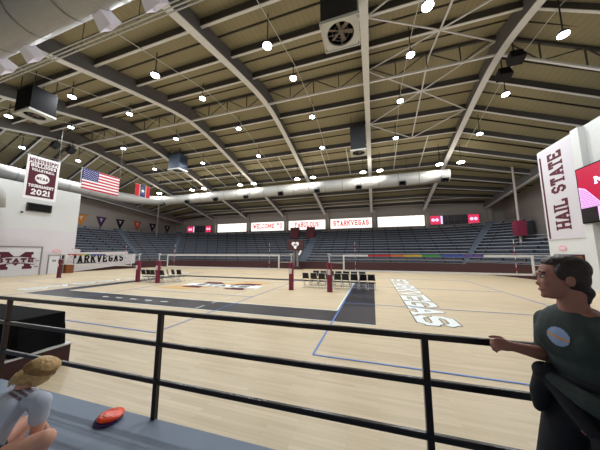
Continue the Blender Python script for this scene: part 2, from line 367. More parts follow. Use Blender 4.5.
# roof: one deck in two slopes, with the steel frame as its parts
b = MB(); gx = [-50.0, XW, XE, 22.0]; gy = [-9 + 27.5*k/11 for k in range(12)] + [RIDGE + 28.5*k/12 for k in range(1, 13)]
vs = []; fs = []; ny = len(gy)
for t_ in (0, .2):
    for x in gx: vs += [(x, y, roof_z(y, x) + t_) for y in gy]
for h_ in (0, 4*ny):
    for a in range(3):
        for c in range(ny-1): fs.append((h_+a*ny+c, h_+a*ny+c+1, h_+(a+1)*ny+c+1, h_+(a+1)*ny+c))
for c in range(ny-1): fs += [(c, c+1, 4*ny+c+1, 4*ny+c), (3*ny+c, 3*ny+c+1, 7*ny+c+1, 7*ny+c)]
for a in range(3): fs += [(a*ny, (a+1)*ny, 4*ny+(a+1)*ny, 4*ny+a*ny), (a*ny+ny-1, (a+1)*ny+ny-1, 4*ny+(a+1)*ny+ny-1, 4*ny+a*ny+ny-1)]
b.add(vs, fs)
ceiling = structure(b.build('ceiling', M['roof']))
YS = [-8.5 + i*1.0 for i in range(55)] + [46.0]
for x in ARCH_X:
    b = MB()
    for side in (-0.05, 0.05):
        vs = []; fs = []
        for y in YS: vs += [(x+side, y, soffit_z(y, x)), (x+side, y, roof_z(y, x))]
        for i in range(len(YS)-1): fs.append((2*i, 2*i+2, 2*i+3, 2*i+1))
        b.add(vs, fs)
    arch = structure(b.build('arch_web', M['web'], ceiling))
    b = MB(); vs = []; fs = []
    for y in YS:
        zz = soffit_z(y, x); vs += [(x-.24, y, zz), (x+.24, y, zz), (x+.24, y, zz-.07), (x-.24, y, zz-.07)]
    for i in range(len(YS)-1):
        for k in range(4): fs.append((4*i+k, 4*i+(k+1)%4, 4*i+4+(k+1)%4, 4*i+4+k))
    fs += [(0,1,2,3), tuple(4*(len(YS)-1)+k for k in range(4))]
    b.add(vs, fs); structure(b.build('bottom_flange', M['cream'], arch))
    b = MB(); b.box((x+.25, 45.4, 0), (x+.8, 46.0, soffit_z(45.5, x)+.3)); structure(b.build('column', M['wallgrey'], arch))
PUR = [RIDGE + 3*k for k in range(-7, 10) if k]
for i in range(len(ARCH_X)-1):
    xa, xb = ARCH_X[i]+.05, ARCH_X[i+1]-.05
    for y in PUR:
        if y < 3 or y > 45.6: continue
        za, zc = roof_z(y, xa), roof_z(y, xb); sag = .5
        b = MB(); b.bar((xa, y, za-sag/2), (xb, y, zc-sag/2), .12, sag+.04); b.cur = 1; b.bar((xa, y, za-sag-.025), (xb, y, zc-sag-.025), .16, .05)
        structure(b.build('purlin', [M['darkweb'], M['cream']], ceiling))
    # ridge truss
    y = RIDGE; n = 4
    P = [(xa+(xb-xa)*k/n, roof_z(y, xa)+(roof_z(y, xb)-roof_z(y, xa))*k/n-.18, soffit_z(y, xa)+(soffit_z(y, xb)-soffit_z(y, xa))*k/n+.12) for k in range(n+1)]
    b = MB(); b.bar((xa, y, P[0][1]), (xb, y, P[n][1]), .16, .2); b.cur = 1; b.bar((xa, y, P[0][2]), (xb, y, P[n][2]), .16, .13); b.cur = 0
    for k in range(n):
        if k: b.bar((P[k][0], y, P[k][2]), (P[k][0], y, P[k][1]), .07, .07)
        b.bar((P[k][0], y, P[k][2 if k % 2 else 1]), (P[k+1][0], y, P[k+1][1 if k % 2 else 2]), .06, .06)
    structure(b.build('ridge_truss', [M['darkweb'], M['cream']], ceiling))
for k in range(-6, 10):
    y = RIDGE + 3*k + 1.5
    if 2 < y < 46:
        b = MB()
        for x0, x1 in ((-49.5, XW), (XW, XE), (XE, 21.8)): b.bar((x0, y, roof_z(y, x0)-.02), (x1, y, roof_z(y, x1)-.02), .09, .1)
        structure(b.build('deck_joint', M['dark'], ceiling))
# plan bracing: the bay beside the centre arch, and light rods in the low far slope
def under(y): return roof_z(y) - .52
nodes = {k: RIDGE + 3*k for k in range(-5, 9)}
for xa, xm, xb, ks in ((0.1, 4.75, 9.1, range(-4, 3)),):
    for k in ks:
        if k % 2 == 0:
            for j in (k-1, k+1):
                for x in (xa, xb):
                    structure(MB().bar((x, nodes[k], under(nodes[k])), (xm, nodes[j], under(nodes[j])), .08, .08).build('brace_rod', M['cream'], ceiling))
    b = MB()
    for k in range(-5, 3): b.bar((xm, nodes[k], under(nodes[k])-.04), (xm, nodes[k+1], under(nodes[k+1])-.04), .1, .1)
    structure(b.build('brace_strut', M['cream'], ceiling))
for i in range(len(ARCH_X)-1):
    for fx in (.35, .7):
        x = ARCH_X[i] + BAY*fx
        if XW < x < XE: structure(MB().bar((x, 27.5, under(27.5)), (x, 33.5, under(33.5)), .09, .09).build('sag_rod', M['cream'], ceiling))
    if i < 7: structure(MB().tube([(ARCH_X[i]+.3, 43.0, 11.1), (ARCH_X[i]+.6, 43.0, 11.4), (ARCH_X[i+1]-.6, 43.0, 11.4), (ARCH_X[i+1]-.3, 43.0, 11.1)], .06, 6).build('far_tie_rod', M['cream'], ceiling))

# walls
WZ0, WZ1 = 7.25, 9.4
wb = MB()
wb.box((-48.5, 46.0, 0), (21.0, 46.4, WZ0)); wb.box((-48.5, 46.0, WZ1), (21.0, 46.4, roof_z(46)-.1))
spans = [(ARCH_X[k]+1.0, ARCH_X[k+1]+.1) for k in range(1, 6)]
edges = [-48.5] + [e for s_ in spans for e in s_] + [21.0]
for k in range(0, len(edges), 2): wb.box((edges[k], 46.0, WZ0), (edges[k+1], 46.4, WZ1))
wall_far = structure(wb.build('wall_far', M['wallgrey']))
words = [None, 'WELCOME TO', 'FABULOUS', 'STARKVEGAS', None]
for k, (x0, x1) in enumerate(spans):
    w = structure(bpy.data.objects.new('window_%d' % (k+1), None)); C.objects.link(w); w.location = ((x0+x1)/2, 46.1, WZ0)
    b = MB(); t = .1
    b.box((x0, 46.03, WZ0), (x1, 46.25, WZ0+t)).box((x0, 46.03, WZ1-t), (x1, 46.25, WZ1)).box((x0, 46.03, WZ0+t), (x0+t, 46.25, WZ1-t)).box((x1-t, 46.03, WZ0+t), (x1, 46.25, WZ1-t))
    if words[k] is None:
        for q in range(1, 9): xx = x0 + (x1-x0)*q/9; b.box((xx-.02, 46.1, WZ0+t), (xx+.02, 46.16, WZ1-t))
        for q in (1, 2): zz = WZ0 + (WZ1-WZ0)*q/3; b.box((x0+t, 46.1, zz-.02), (x1-t, 46.16, zz+.02))
    structure(b.build('window_frame', M['windowframe'], w))
    structure(MB().box((x0+t, 46.17, WZ0+t), (x1-t, 46.2, WZ1-t)).build('window_pane', M['pane'], w))
    if words[k]:
        b = MB(); text(b, words[k], (((x0+x1)/2, 46.15, WZ0+.62), (1,0,0), (0,0,1), (0,-1,0)), 1.1, .74, .22, .14, True, 0, 0, 'c', 0.74 if len(words[k]) > 9 else .7)
        structure(b.build('window_lettering', M['redletter'], w))
structure(MB().box((21.0, 22, 0), (21.4, 46.4, roof_z(34, 21)+.4)).build('wall_east', M['wallgrey']))
structure(MB().box((-48.9, 4, 0), (-48.5, 46.4, roof_z(34, -48.5)+.4)).build('wall_west', M['wallgrey']))
# garage-door end block and screen end block
WL = -35.5
wl = structure(MB().box((WL-.6, 4.0, 0), (WL, 18.6, 9.9)).build('wall_left', M['white']))
structure(MB().box((WL, 4.0, 0), (WL+.03, 18.6, 5.0)).build('mural_panel', M['mural'], wl))
b = MB(); b.box((WL+.03, 12.4, 3.0), (WL+.12, 15.7, 3.12)).box((WL+.03, 15.58, 0), (WL+.12, 15.7, 3.0)).box((WL+.03, 12.0, 3.0), (WL+.1, 12.4, 3.12))
structure(b.build('door_surround', M['seam'], wl))
WR = 13.4
wr = structure(MB().box((WR, 6.0, 0), (WR+.6, 23.35, 10.65)).build('wall_right', M['white']))
structure(MB().box((WR-.35, 18.85, 0), (WR, 19.45, 10.6)).build('pilaster', M['white'], wr))
structure(MB().box((WR-.03, 6.0, 0), (WR, 18.85, .12)).build('baseboard_right', M['black'], wr))
structure(MB().box((WR-.02, 19.5, 0.01), (WR, 23.3, .1)).build('baseboard_edge', M['seam'], wr))

# doors
d1 = structure(bpy.data.objects.new('door_1', None)); C.objects.link(d1); d1.location = (WL, 14.0, 0)
b = MB()
for k in range(5): b.box((WL+.035, 12.0, .02+k*.596), (WL+.075, 15.58, .605+k*.596))
structure(b.build('garage_door_panel', M['doorgrey'], d1))
fr = ((WL+.078, 12.55, .72), (0,1,0), (0,0,1), (1,0,0))
b = MB(); block_M(b, fr, 2.45, 1.8, .004); structure(b.build('garage_door_letter', M['maroonflag'], d1))
b = MB(); o_ = V((WL+.078, 12.3, 1.15))
pts_lo = []; pts_hi = []
for k in range(13):
    a = k/12; yy = 2.95*a; bow = .22*math.sin(math.pi*a)
    pts_lo.append((yy, bow)); pts_hi.append((yy, bow+.62))
for grow, off, m_, nm in ((.07, .008, 'maroonflag', 'ribbon_edge'), (0, .012, 'bannerwhite', 'ribbon')):
    b = MB()
    for k in range(12):
        b.face([(pts_lo[k][0], pts_lo[k][1]-grow), (pts_lo[k+1][0], pts_lo[k+1][1]-grow), (pts_hi[k+1][0], pts_hi[k+1][1]+grow), (pts_hi[k][0], pts_hi[k][1]+grow)], (o_, (0,1,0), (0,0,1), (1,0,0)), off)
    b.face([(-.22,-.22-grow),(.12,-.22-grow),(.12,.4+grow),(-.22,.4+grow),(-.1,.09)], (o_, (0,1,0), (0,0,1), (1,0,0)), off-.002)
    b.face([(2.83,-.22-grow),(3.2,-.22-grow),(3.05,.09),(3.2,.4+grow),(2.83,.4+grow)], (o_, (0,1,0), (0,0,1), (1,0,0)), off-.002)
    structure(b.build(nm, M[m_], d1))
b = MB(); text(b, 'STATE', ((WL+.078, 13.78, 1.4), (0,1,0), (0,0,1), (1,0,0)), .46, .84, .27, .2, True, .018, 0, 'c', 1.12); structure(b.build('ribbon_lettering', M['maroonflag'], d1))
d2 = structure(bpy.data.objects.new('door_2', None)); C.objects.link(d2); d2.location = (WL, 16.9, 0)
b = MB(); b.box((WL+.03, 16.25, 0), (WL+.1, 16.33, 2.2)).box((WL+.03, 17.62, 0), (WL+.1, 17.7, 2.2)).box((WL+.03, 16.33, 2.1), (WL+.1, 17.62, 2.2)); structure(b.build('door_frame', M['seam'], d2))
structure(MB().box((WL+.035, 16.33, .02), (WL+.07, 17.25, 2.1)).build('door_leaf', M['doorgrey'], d2))
structure(MB().box((WL+.035, 17.25, .02), (WL+.05, 17.62, 2.1)).build('door_gap', M['black'], d2))
structure(MB().box((WL+.07, 16.6, 1.4), (WL+.08, 16.95, 1.62)).build('door_sign', M['seam'], d2))
d3 = structure(bpy.data.objects.new('door_3', None)); C.objects.link(d3); d3.location = (WR, 21.4, 0)
b = MB(); b.box((WR-.08, 20.25, 0.1), (WR, 20.35, 2.3)).box((WR-.08, 22.5, 0.1), (WR, 22.6, 2.3)).box((WR-.08, 20.35, 2.2), (WR, 22.5, 2.3)); structure(b.build('door_frame', M['darkmaroon'], d3))
for y0, y1 in ((20.35, 21.42), (21.44, 22.5)):
    lf = structure(MB().box((WR-.06, y0, .1), (WR-.01, y1, 2.2)).build('door_leaf', M['brownwood'], d3))
    structure(MB().box((WR-.1, y0+.1, 1.0), (WR-.06, y1-.1, 1.07)).build('push_bar', M['chrome'], lf))
structure(MB().box((WR-.07, 20.75, 1.35), (WR-.061, 21.0, 1.85)).build('door_notice', M['paper'], d3))
structure(MB().box((WR-.07, 21.1, .85), (WR-.062, 21.75, 1.3)).build('door_plate', M['seam'], d3))

# ------------------------------------------------------------------ bleachers around the far side
def stations():
    st = []
    for y in (14.0, 18, 22, 26): st.append((-36.6, y, -1.0, 0.0))
    for a in range(178, 90, -3): st.append((-28.6+8*math.cos(R(a)), 26+8*math.sin(R(a)), math.cos(R(a)), math.sin(R(a)), a))
    for x in (-28.6, -20, -11.2, -9.8, -3, 5): st.append((x, 34.0, 0.0, 1.0))
    for a in range(88, 0, -3): st.append((5+9*math.cos(R(a)), 25+9*math.sin(R(a)), math.cos(R(a)), math.sin(R(a)), a))
    for y in (25, 23.2, 20): st.append((14.0, y, 1.0, 0.0))
    return st
ST = stations()
def idx_l(a): return next(i for i, s_ in enumerate(ST) if len(s_) == 5 and i < 40 and s_[4] <= a)
def idx_r(a): return next(i for i, s_ in enumerate(ST) if len(s_) == 5 and i > 34 and s_[4] <= a)
def off(s_, d, z): return (s_[0]+s_[2]*d, s_[1]+s_[3]*d, z)
NR, TR, RI, Z0 = 14, .82, .43, 1.1
def sweep(mb, sts, prof, closed=False):
    n = len(prof); vs = [off(s_, d, z) for s_ in sts for d, z in prof]; fs = []
    for i in range(len(sts)-1):
        for k in range(n if closed else n-1): fs.append((i*n+k, i*n+(k+1)%n, (i+1)*n+(k+1)%n, (i+1)*n+k))
    if closed: fs.append(tuple(range(n))); fs.append(tuple((len(sts)-1)*n+k for k in range(n)))
    return mb.add(vs, fs)
def dist_pts(sts, d, step):
    """points every `step` metres along the row at offset d"""
    P = [V(off(s_, d, 0)) for s_ in sts]; out = []; acc = step*.5
    for i in range(len(P)-1):
        L = (P[i+1]-P[i]).length; t = acc
        while t < L:
            f = t/L; a, c = sts[i], sts[i+1]; nn = V((a[2]*(1-f)+c[2]*f, a[3]*(1-f)+c[3]*f, 0)).normalized()
            p = P[i].lerp(P[i+1], f); out.append((p, nn)); t += step
        acc = t - L
    return out
ia, ib = idx_l(167), idx_l(163); ic, id_ = idx_l(135), idx_l(131)
ja, jb = idx_r(57), idx_r(53); jc = idx_r(41)
i_mid = next(i for i, s_ in enumerate(ST) if abs(s_[0]+11.2) < .01)
SECT = [(0, ia, 'grey-blue bleacher section behind the STARKVEGAS board'),
        (ib, ic, 'grey-blue corner bleacher section below the orange and black pennants'),
        (id_, i_mid, 'long grey-blue bleacher section below the WELCOME TO window'),
        (i_mid+1, ja, 'long grey-blue bleacher section below the STARKVEGAS window'),
        (jb, jc, 'grey-blue corner bleacher section below the scoreboard and plain window'),
        (jc, len(ST)-1, 'lower grey-blue bleacher section beside the HAIL STATE banner wall')]
for n_, (i0, i1, lab) in enumerate(SECT):
    sts = ST[i0:i1+1]; NR = 8 if n_ == 5 else 14; t = thing('bleacher_section', off(sts[len(sts)//2], 0, 0), lab, 'bleachers', 'bleacher sections around the far side')
    prof = [(0.02, 0)]
    for k in range(NR): prof += [(k*TR+.02, Z0+k*RI), ((k+1)*TR+.02, Z0+k*RI)]
    prof += [(NR*TR+.02, 0)]
    b = MB(); sweep(b, sts, prof, True); b.build('steps', M['step'], t)
    for k in range(NR):
        d0 = k*TR+.34; zb = Z0+k*RI+.33
        b = MB(); sweep(b, sts, [(d0, zb), (d0+.3, zb), (d0+.3, zb+.07), (d0, zb+.07)], True)
        b.cur = 1
        for p, nn in dist_pts(sts, d0+.12, 2.2):
            q = p + nn*.14; b.bar((p.x, p.y, zb-.33), (p.x, p.y, zb), .14, .12, (nn.x, nn.y, 0)); b.bar((p.x, p.y, zb-.01), (q.x, q.y, zb-.01), .16, .05)
        b.build('bench', [M['bench'], M['bracket']], t)
    hi = 1.1 if n_ < 4 else 1.3
    b = MB(); sweep(b, sts, [(-.06, 0), (.0, 0), (.0, hi), (-.06, hi)], True); b.build('front_panel', M['darkmaroon'], t)
    b = MB(); sweep(b, sts, [(-.1, hi), (.06, hi), (.06, hi+.06), (-.1, hi+.06)], True); b.build('front_capping', M['railgrey'], t)
    b = MB(); sweep(b, sts, [(.1, 2.0), (.15, 2.0), (.15, 2.05), (.1, 2.05)], True); sweep(b, sts, [(.1, 1.6), (.14, 1.6), (.14, 1.64), (.1, 1.64)], True)
    for p, nn in dist_pts(sts, .12, 2.6): b.box((p.x-.025, p.y-.025, 1.1), (p.x+.025, p.y+.025, 2.02))
    b.build('guard_rail', M['railgrey'], t)
NR = 14
for i0, i1, lab in ((ia, ib, 'pale blue stepped aisle at the garage-door end of the bleachers'), (ic, id_, 'pale blue stepped aisle in the corner below the pennants'),
                    (i_mid, i_mid+1, 'pale blue stepped aisle below the FABULOUS window'), (ja, jb, 'pale blue stepped aisle below the far scoreboard beside the banner wall')):
    sts = ST[i0:i1+1]; t = thing('aisle_stairs', off(sts[0], 0, 0), lab, 'aisle stairs', 'stepped aisles between bleacher sections')
    prof = [(0, 0), (0, Z0)]
    for k in range(NR): prof += [(k*TR+.1, Z0+k*RI+.01), (k*TR+.1, Z0+k*RI+.215), (k*TR+.5, Z0+k*RI+.215), (k*TR+.5, Z0+k*RI+.43)]
    prof += [(NR*TR, Z0+NR*RI), (NR*TR, 0)]
    b = MB(); sweep(b, sts, prof, True); b.build('steps', M['aisle'], t)
    b = MB(); sweep(b, sts, [(-.06, 0), (.0, 0), (.0, 1.1), (-.06, 1.1)], True); b.build('front_panel', M['darkmaroon'], t)
# lettered vinyl cover at the garage-door end
t = thing('lettered_cover', (-36.3, 22, 0), 'white vinyl cover lettered STARKVEGAS hung on the bleacher front', 'cover')
fr = ((-36.5, 0, 0), (0,1,0), (0,0,1), (1,0,0))
b = MB(); b.prism([(18.2,.02),(19.2,.02),(27.05,.8),(27.05,2.24),(25.8,2.24),(25.8,2.62),(19.7,2.5),(19.7,2.9),(18.2,2.9)], fr, .1); b.build('vinyl_sheet', M['bannerwhite'], t)
b = MB(); text(b, 'STARKVEGAS', ((-36.4,18.05,.98), (0,1,.03), (0,0,1), (1,0,0)), 1.1, .52, .19, .14, True, .012, 0); b.build('lettering', M['black'], t)
for x0, x1, lab in ((-15.3, -13.7, 'maroon box on the top bleacher rows below FABULOUS, nearer WELCOME TO'), (-12.0, -10.5, 'maroon box on the top bleacher rows below FABULOUS, nearer STARKVEGAS')):
    t = thing('camera_stand', ((x0+x1)/2, 42.3, 5.4), lab, 'stand', 'maroon boxes high on the bleachers')
    b = MB(); b.box((x0, 41.7, 5.15), (x1, 42.7, 7.25)); b.build('cabinet', M['maroon'], t)
    b = MB(); b.box((x0-.06, 41.64, 7.25), (x1+.06, 42.76, 7.33)); b.build('top', M['maroonpad'], t)
for x, y, lab, pad in ((16.45, 33.0, 'grey roof column with maroon padding rising from the corner bleachers', True), (-43.0, 36.0, 'slim grey roof column rising from the bleachers by the pennants', False)):
    t = thing('roof_column', (x, y, 4.6), lab, 'column')
    b = MB(); b.tube([(x, y, 2.0), (x, y, roof_z(y, x)-.1)], .12, 10); b.build('shaft', M['wallgrey'], t)
    if pad: b = MB(); b.box((x-.45, y-.45, 4.4), (x+.45, y+.45, 6.15)); b.build('padding', M['maroonpad'], t)
# score panels on the far wall
for x0, x1, lab in ((9.9, 17.5, 'long scoreboard with two lit red panels beside the plain window near the banner'), (-44.4, -37.2, 'long scoreboard with two lit red panels near the pennants')):
    t = thing('scoreboard', ((x0+x1)/2, 45.8, 8.2), lab, 'scoreboard')
    b = MB(); b.box((x0, 45.7, 7.4), (x1, 45.99, 9.05)); b.build('cabinet', M['lcdgrey'], t)
    for a, c in ((x0+.05, x0+1.75), (x1-1.65, x1-.05)):
        p = MB().box((a, 45.66, 7.45), (c, 45.71, 9.0)).build('lit_panel', M['lcdred'], t)
        b = MB(); cx = (a+c)/2; b.cur = 0
        b.tube([(cx-.3, 45.65, 8.25), (cx-.3, 45.64, 8.25)], .28, 12); b.tube([(cx+.3, 45.65, 8.25), (cx+.3, 45.64, 8.25)], .28, 12)
        b.build('white_emblem', M['screenwhite'], p)
    b = MB(); b.box((x0+1.8, 45.66, 7.5), (x0+2.1, 45.71, 8.95)); b.build('bright_strip', M['screenwhite'], t)
    b = MB()
    for q in range(1, 4): xx = x0+1.9+(x1-x0-3.6)*q/4; b.box((xx-.03, 45.67, 7.5), (xx+.03, 45.71, 8.95))
    b.box((x0+2.1, 45.67, 8.2), (x1-1.7, 45.71, 8.25)); b.build('divider', M['seam'], t)

# pennants on the wall behind the garage-door end
pen = [(25.8, 'pennorange', 'orange pennant on the wall behind the STARKVEGAS cover'), (28.9, 'pennpurple', 'purple pennant on the bleacher back wall'),
       (32.3, 'pennblack', 'black pennant hanging beside the orange-red pennant, next to the purple one'), (35.8, 'pennred', 'orange-red pennant between two black pennants'),
       (39.4, 'pennblack', 'black pennant between the orange-red pennant and the scoreboard corner'), (43.4, 'pennblack', 'black pennant closest to the scoreboard on the back wall')]
for y, m_, lab in pen:
    t = thing('pennant', (-48.4, y, 8.9), lab, 'pennant', 'pennants on the bleacher back wall')
    b = MB(); b.prism([(-.85, 0), (.85, 0), (0, -2.1)], ((-48.5, y, 9.1), (0,1,0), (0,0,1), (1,0,0)), .04); b.build('cloth', M[m_], t)
    b = MB(); b.prism([(-.95, 0), (.95, 0), (.95, .07), (-.95, .07)], ((-48.5, y, 9.1), (0,1,0), (0,0,1), (1,0,0)), .06); b.build('hanging_bar', M['railgrey'], t)
    b = MB(); b.face([(-.28, -.3), (.28, -.3), (.28, -.42), (.08, -.42), (.08, -.85), (-.08, -.85), (-.08, -.42), (-.28, -.42)], ((-48.455, y, 9.1), (0,1,0), (0,0,1), (1,0,0)), 0); b.build('badge', M['flagwhite'], t)

# ------------------------------------------------------------------ ducts
def duct(pts, r, label, name, vents, hang, vm='vent'):
    t = thing(name, pts[len(pts)//2], label, 'duct')
    b = MB(); b.tube(pts, r, 24); b.build('pipe', M['duct'], t, smooth=True)
    for i in range(len(pts)-1):
        p, q = V(pts[i]), V(pts[i+1]); L = (q-p).length; d = (q-p)/L
        k = 1.0
        if L < 2: continue
        while k < L: c = p + d*k; MB().tube([c-d*.03, c+d*.03], r+.02, 24, False).build('seam_band', M['ductseam'], t); k += 2.4
    for c, dirv in vents:
        c = V(c); d = V(dirv).normalized(); side = d.cross(V((0,0,1))).normalized(); up2 = side.cross(d).normalized()
        b = MB(); a0, a1 = c, c + d*.5
        if True:
            vs = [a0+side*sx*.28+up2*sy*.2 for sx, sy in ((-1,-1),(1,-1),(1,1),(-1,1))] + [a1+side*sx*.4+up2*sy*.28 for sx, sy in ((-1,-1),(1,-1),(1,1),(-1,1))]
            b.add(vs, [(0,1,5,4),(1,2,6,5),(2,3,7,6),(3,0,4,7)])
        o = b.build('vent', M[vm], t)
        b = MB(); vs = [a0+d*.06+side*sx*.27+up2*sy*.19 for sx, sy in ((-1,-1),(1,-1),(1,1),(-1,1))]; b.add(vs, [(0,1,2,3)]); b.build('vent_throat', M['black'], o)
    for x, y, z in hang: MB().bar((x, y, z), (x, y, roof_z(y, x)+.05), .03, .03).build('hanger', M['dark'], t)
    return t
FY, FZ = 31.5, 11.95
corner = [(9.3, FY, FZ), (-33.5, FY, FZ)] + [(-33.5-6.5*math.sin(R(a)), FY-6.5*(1-math.cos(R(a))), FZ-.3*a/90) for a in (15, 30, 45, 60, 75, 90)] + [(-40.0, 8.0, 11.65)]
duct(corner, .8, 'pale grey round duct running below the roof along the far bleachers', 'air_duct',
     [((x, FY-.62, FZ-.5), (0, -.75, -.65)) for x in (-35.6, -30.2, -24.4, -18.7, -12.8, -7.2, -1.5, 3.9, 8.6)],
     [(x, FY, FZ+.75) for x in (-32, -23, -13.8, -4.6, 4.6, 8.5)] + [(-40.0, y, 12.4) for y in (12, 18)], 'darkbox')
duct([(-48, 4.55, 12.45), (32, 4.55, 12.45)], .85, 'large pale grey ribbed duct crossing overhead close to the railing', 'air_duct',
     [((x, 5.1, 11.85), (0.1, .75, -.65)) for x in (-17.2, -14.9, -9.9, -7.4)], [(x, 4.55, 13.2) for x in (-41, -32, -23, -13.8, -4.6, 4.6)])
t = thing('duct_elbow', (-34.9, 12.2, 9.4), 'short grey duct elbow dropping beside the garage-door wall', 'duct')
b = MB(); b.tube([(-34.5, 8.4, 9.5), (-34.5, 9.9, 9.4), (-34.5, 10.8, 8.9), (-34.5, 11.2, 8.1), (-34.5, 11.3, 6.8)], .85, 20); b.build('pipe', M['duct'], t, smooth=True)
b = MB(); b.bar((-34.5, 8.8, 10.1), (-34.5, 8.8, roof_z(8.8)+.05), .04, .04); b.build('hanger', M['dark'], t)
# cable tray below the near slope
t = thing('cable_tray', (-10, 6.5, 13.0), 'grey ladder cable tray hung parallel to the overhead duct', 'cable tray')
b = MB(); ty, tz = 6.6, 13.1
for dy in (-.16, 0, .16): b.bar((-36, ty+dy, tz), (8, ty+dy, tz), .035, .06)
b.build('side_rail', M['framewhite'], t)
b = MB()
for k in range(0, 88): b.bar((-36+k*.5, ty-.16, tz), (-36+k*.5, ty+.16, tz), .02, .02)
b.build('rung_lattice', M['railgrey'], t)
for x in range(-34, 8, 4): MB().bar((x, ty, tz), (x, ty, roof_z(ty)+.05), .025, .025).build('hanger', M['dark'], t)

# ------------------------------------------------------------------ lamps
def make_lamp(kind):
    """pendant: housing on a stem below the roof; local origin at the lens"""
    t = bpy.data.objects.new('pendant_lamp' if kind == 'p' else 'flood_lamp', None); C.objects.link(t)
    b = MB(); b.lathe([(.07, .34), (.12, .3), (.14, .2), (.25, .14), (.26, .05), (.25, .02)], n=20); b.build('housing', M['fixture'], t, False, True)
    k_ = 1.0 if kind == 'p' else 1.5
    b = MB(); b.lathe([(.245*k_, .03), (.245*k_, -.04), (.14*k_, -.09), (.01, -.1)], n=20); b.build('lens', M['lens'] if kind == 'p' else M['floodlens'], t, False, True)
    ld = bpy.data.lights.new('lamp_light', 'AREA'); ld.shape = 'DISK'; ld.size = .5; ld.energy = LAMP_W if kind == 'p' else FLOOD_W
    ld.color = (.95, .98, 1.0) if kind == 'p' else (1.0, .96, .88)
    lo = bpy.data.objects.new('lamp_light', ld); C.objects.link(lo); lo.parent = t; lo.location = (0, 0, -.1)
    return t
def stem(parent, h): MB().bar((0,0,.3), (0,0,h), .05, .05).build('stem', M['dark'], parent, False)
proto = {'p': make_lamp('p'), 'f': make_lamp('f')}; first = {'p': True, 'f': True}
def put_lamp(kind, x, y, z, label, group):
    if first[kind]: o = proto[kind]; first[kind] = False
    else:
        o = proto[kind].copy(); C.objects.link(o)
        for ch in proto[kind].children:
            if not ch.name.startswith('stem'): c = ch.copy(); C.objects.link(c); c.parent = o
    o.location = (x, y, z); tag(o, label, 'ceiling lamp' if kind == 'p' else 'flood lamp', group)
    stem(o, roof_z(y, x) - z + .05)
rows = [(-38.5, [(14.1, 14.6), (19.4, 15.1)], 'over the garage-door wall'),
        (-32.0, [(10.6, 15.1), (15.1, 16.5), (20.8, 16.6), (25.6, 15.4)], 'over the garage-side rainbow net'),
        (-22.85, [(10.6, 15.0), (15.1, 16.3), (20.8, 16.5), (25.6, 15.25)], 'over the short chair row'),
        (-13.9, [(10.6, 14.6), (15.1, 16.0), (20.8, 16.3), (25.6, 15.1)], 'over the all-white net'),
        (-5.36, [(10.6, 14.25), (15.1, 15.8), (20.8, 16.05), (25.6, 15.0)], 'beside the square roof fans'),
        (2.85, [(10.6, 13.8), (15.1, 15.4), (20.8, 16.0), (25.6, 14.9)], 'among the roof cross braces'),
        (10.5, [(15.1, 14.4), (20.8, 14.9), (25.6, 14.1)], 'beyond the banner-side roof speakers')]
for x, L, lab in rows:
    for k, (y, z) in enumerate(L):
        put_lamp('p', x, y, z, 'pendant lamp in the row %s, %s from the railing' % (lab, ORD[k]), 'pendant lamps under the roof')
    mb = MB(); ys = [L[0][0]-3] + [q[0] for q in L] + [29.5]
    for a, c in zip(ys, ys[1:]): mb.tube([(x+.12, a, roof_z(a, x)-.6), (x+.12, c, roof_z(c, x)-.6)], .025, 6)
    structure(mb.build('conduit', M['framewhite'], ceiling))
FX = [-35.9, -28.7, -26.3, -19.4, -17.0, -10.0, -7.65, -.86, 1.25, 8.0, 10.2]
for k, x in enumerate(FX):
    put_lamp('f', x, 30.0, 12.95, 'bright flood lamp above the far duct, %s counted from the garage-door end' % ORD[k], 'flood lamps above the far duct')

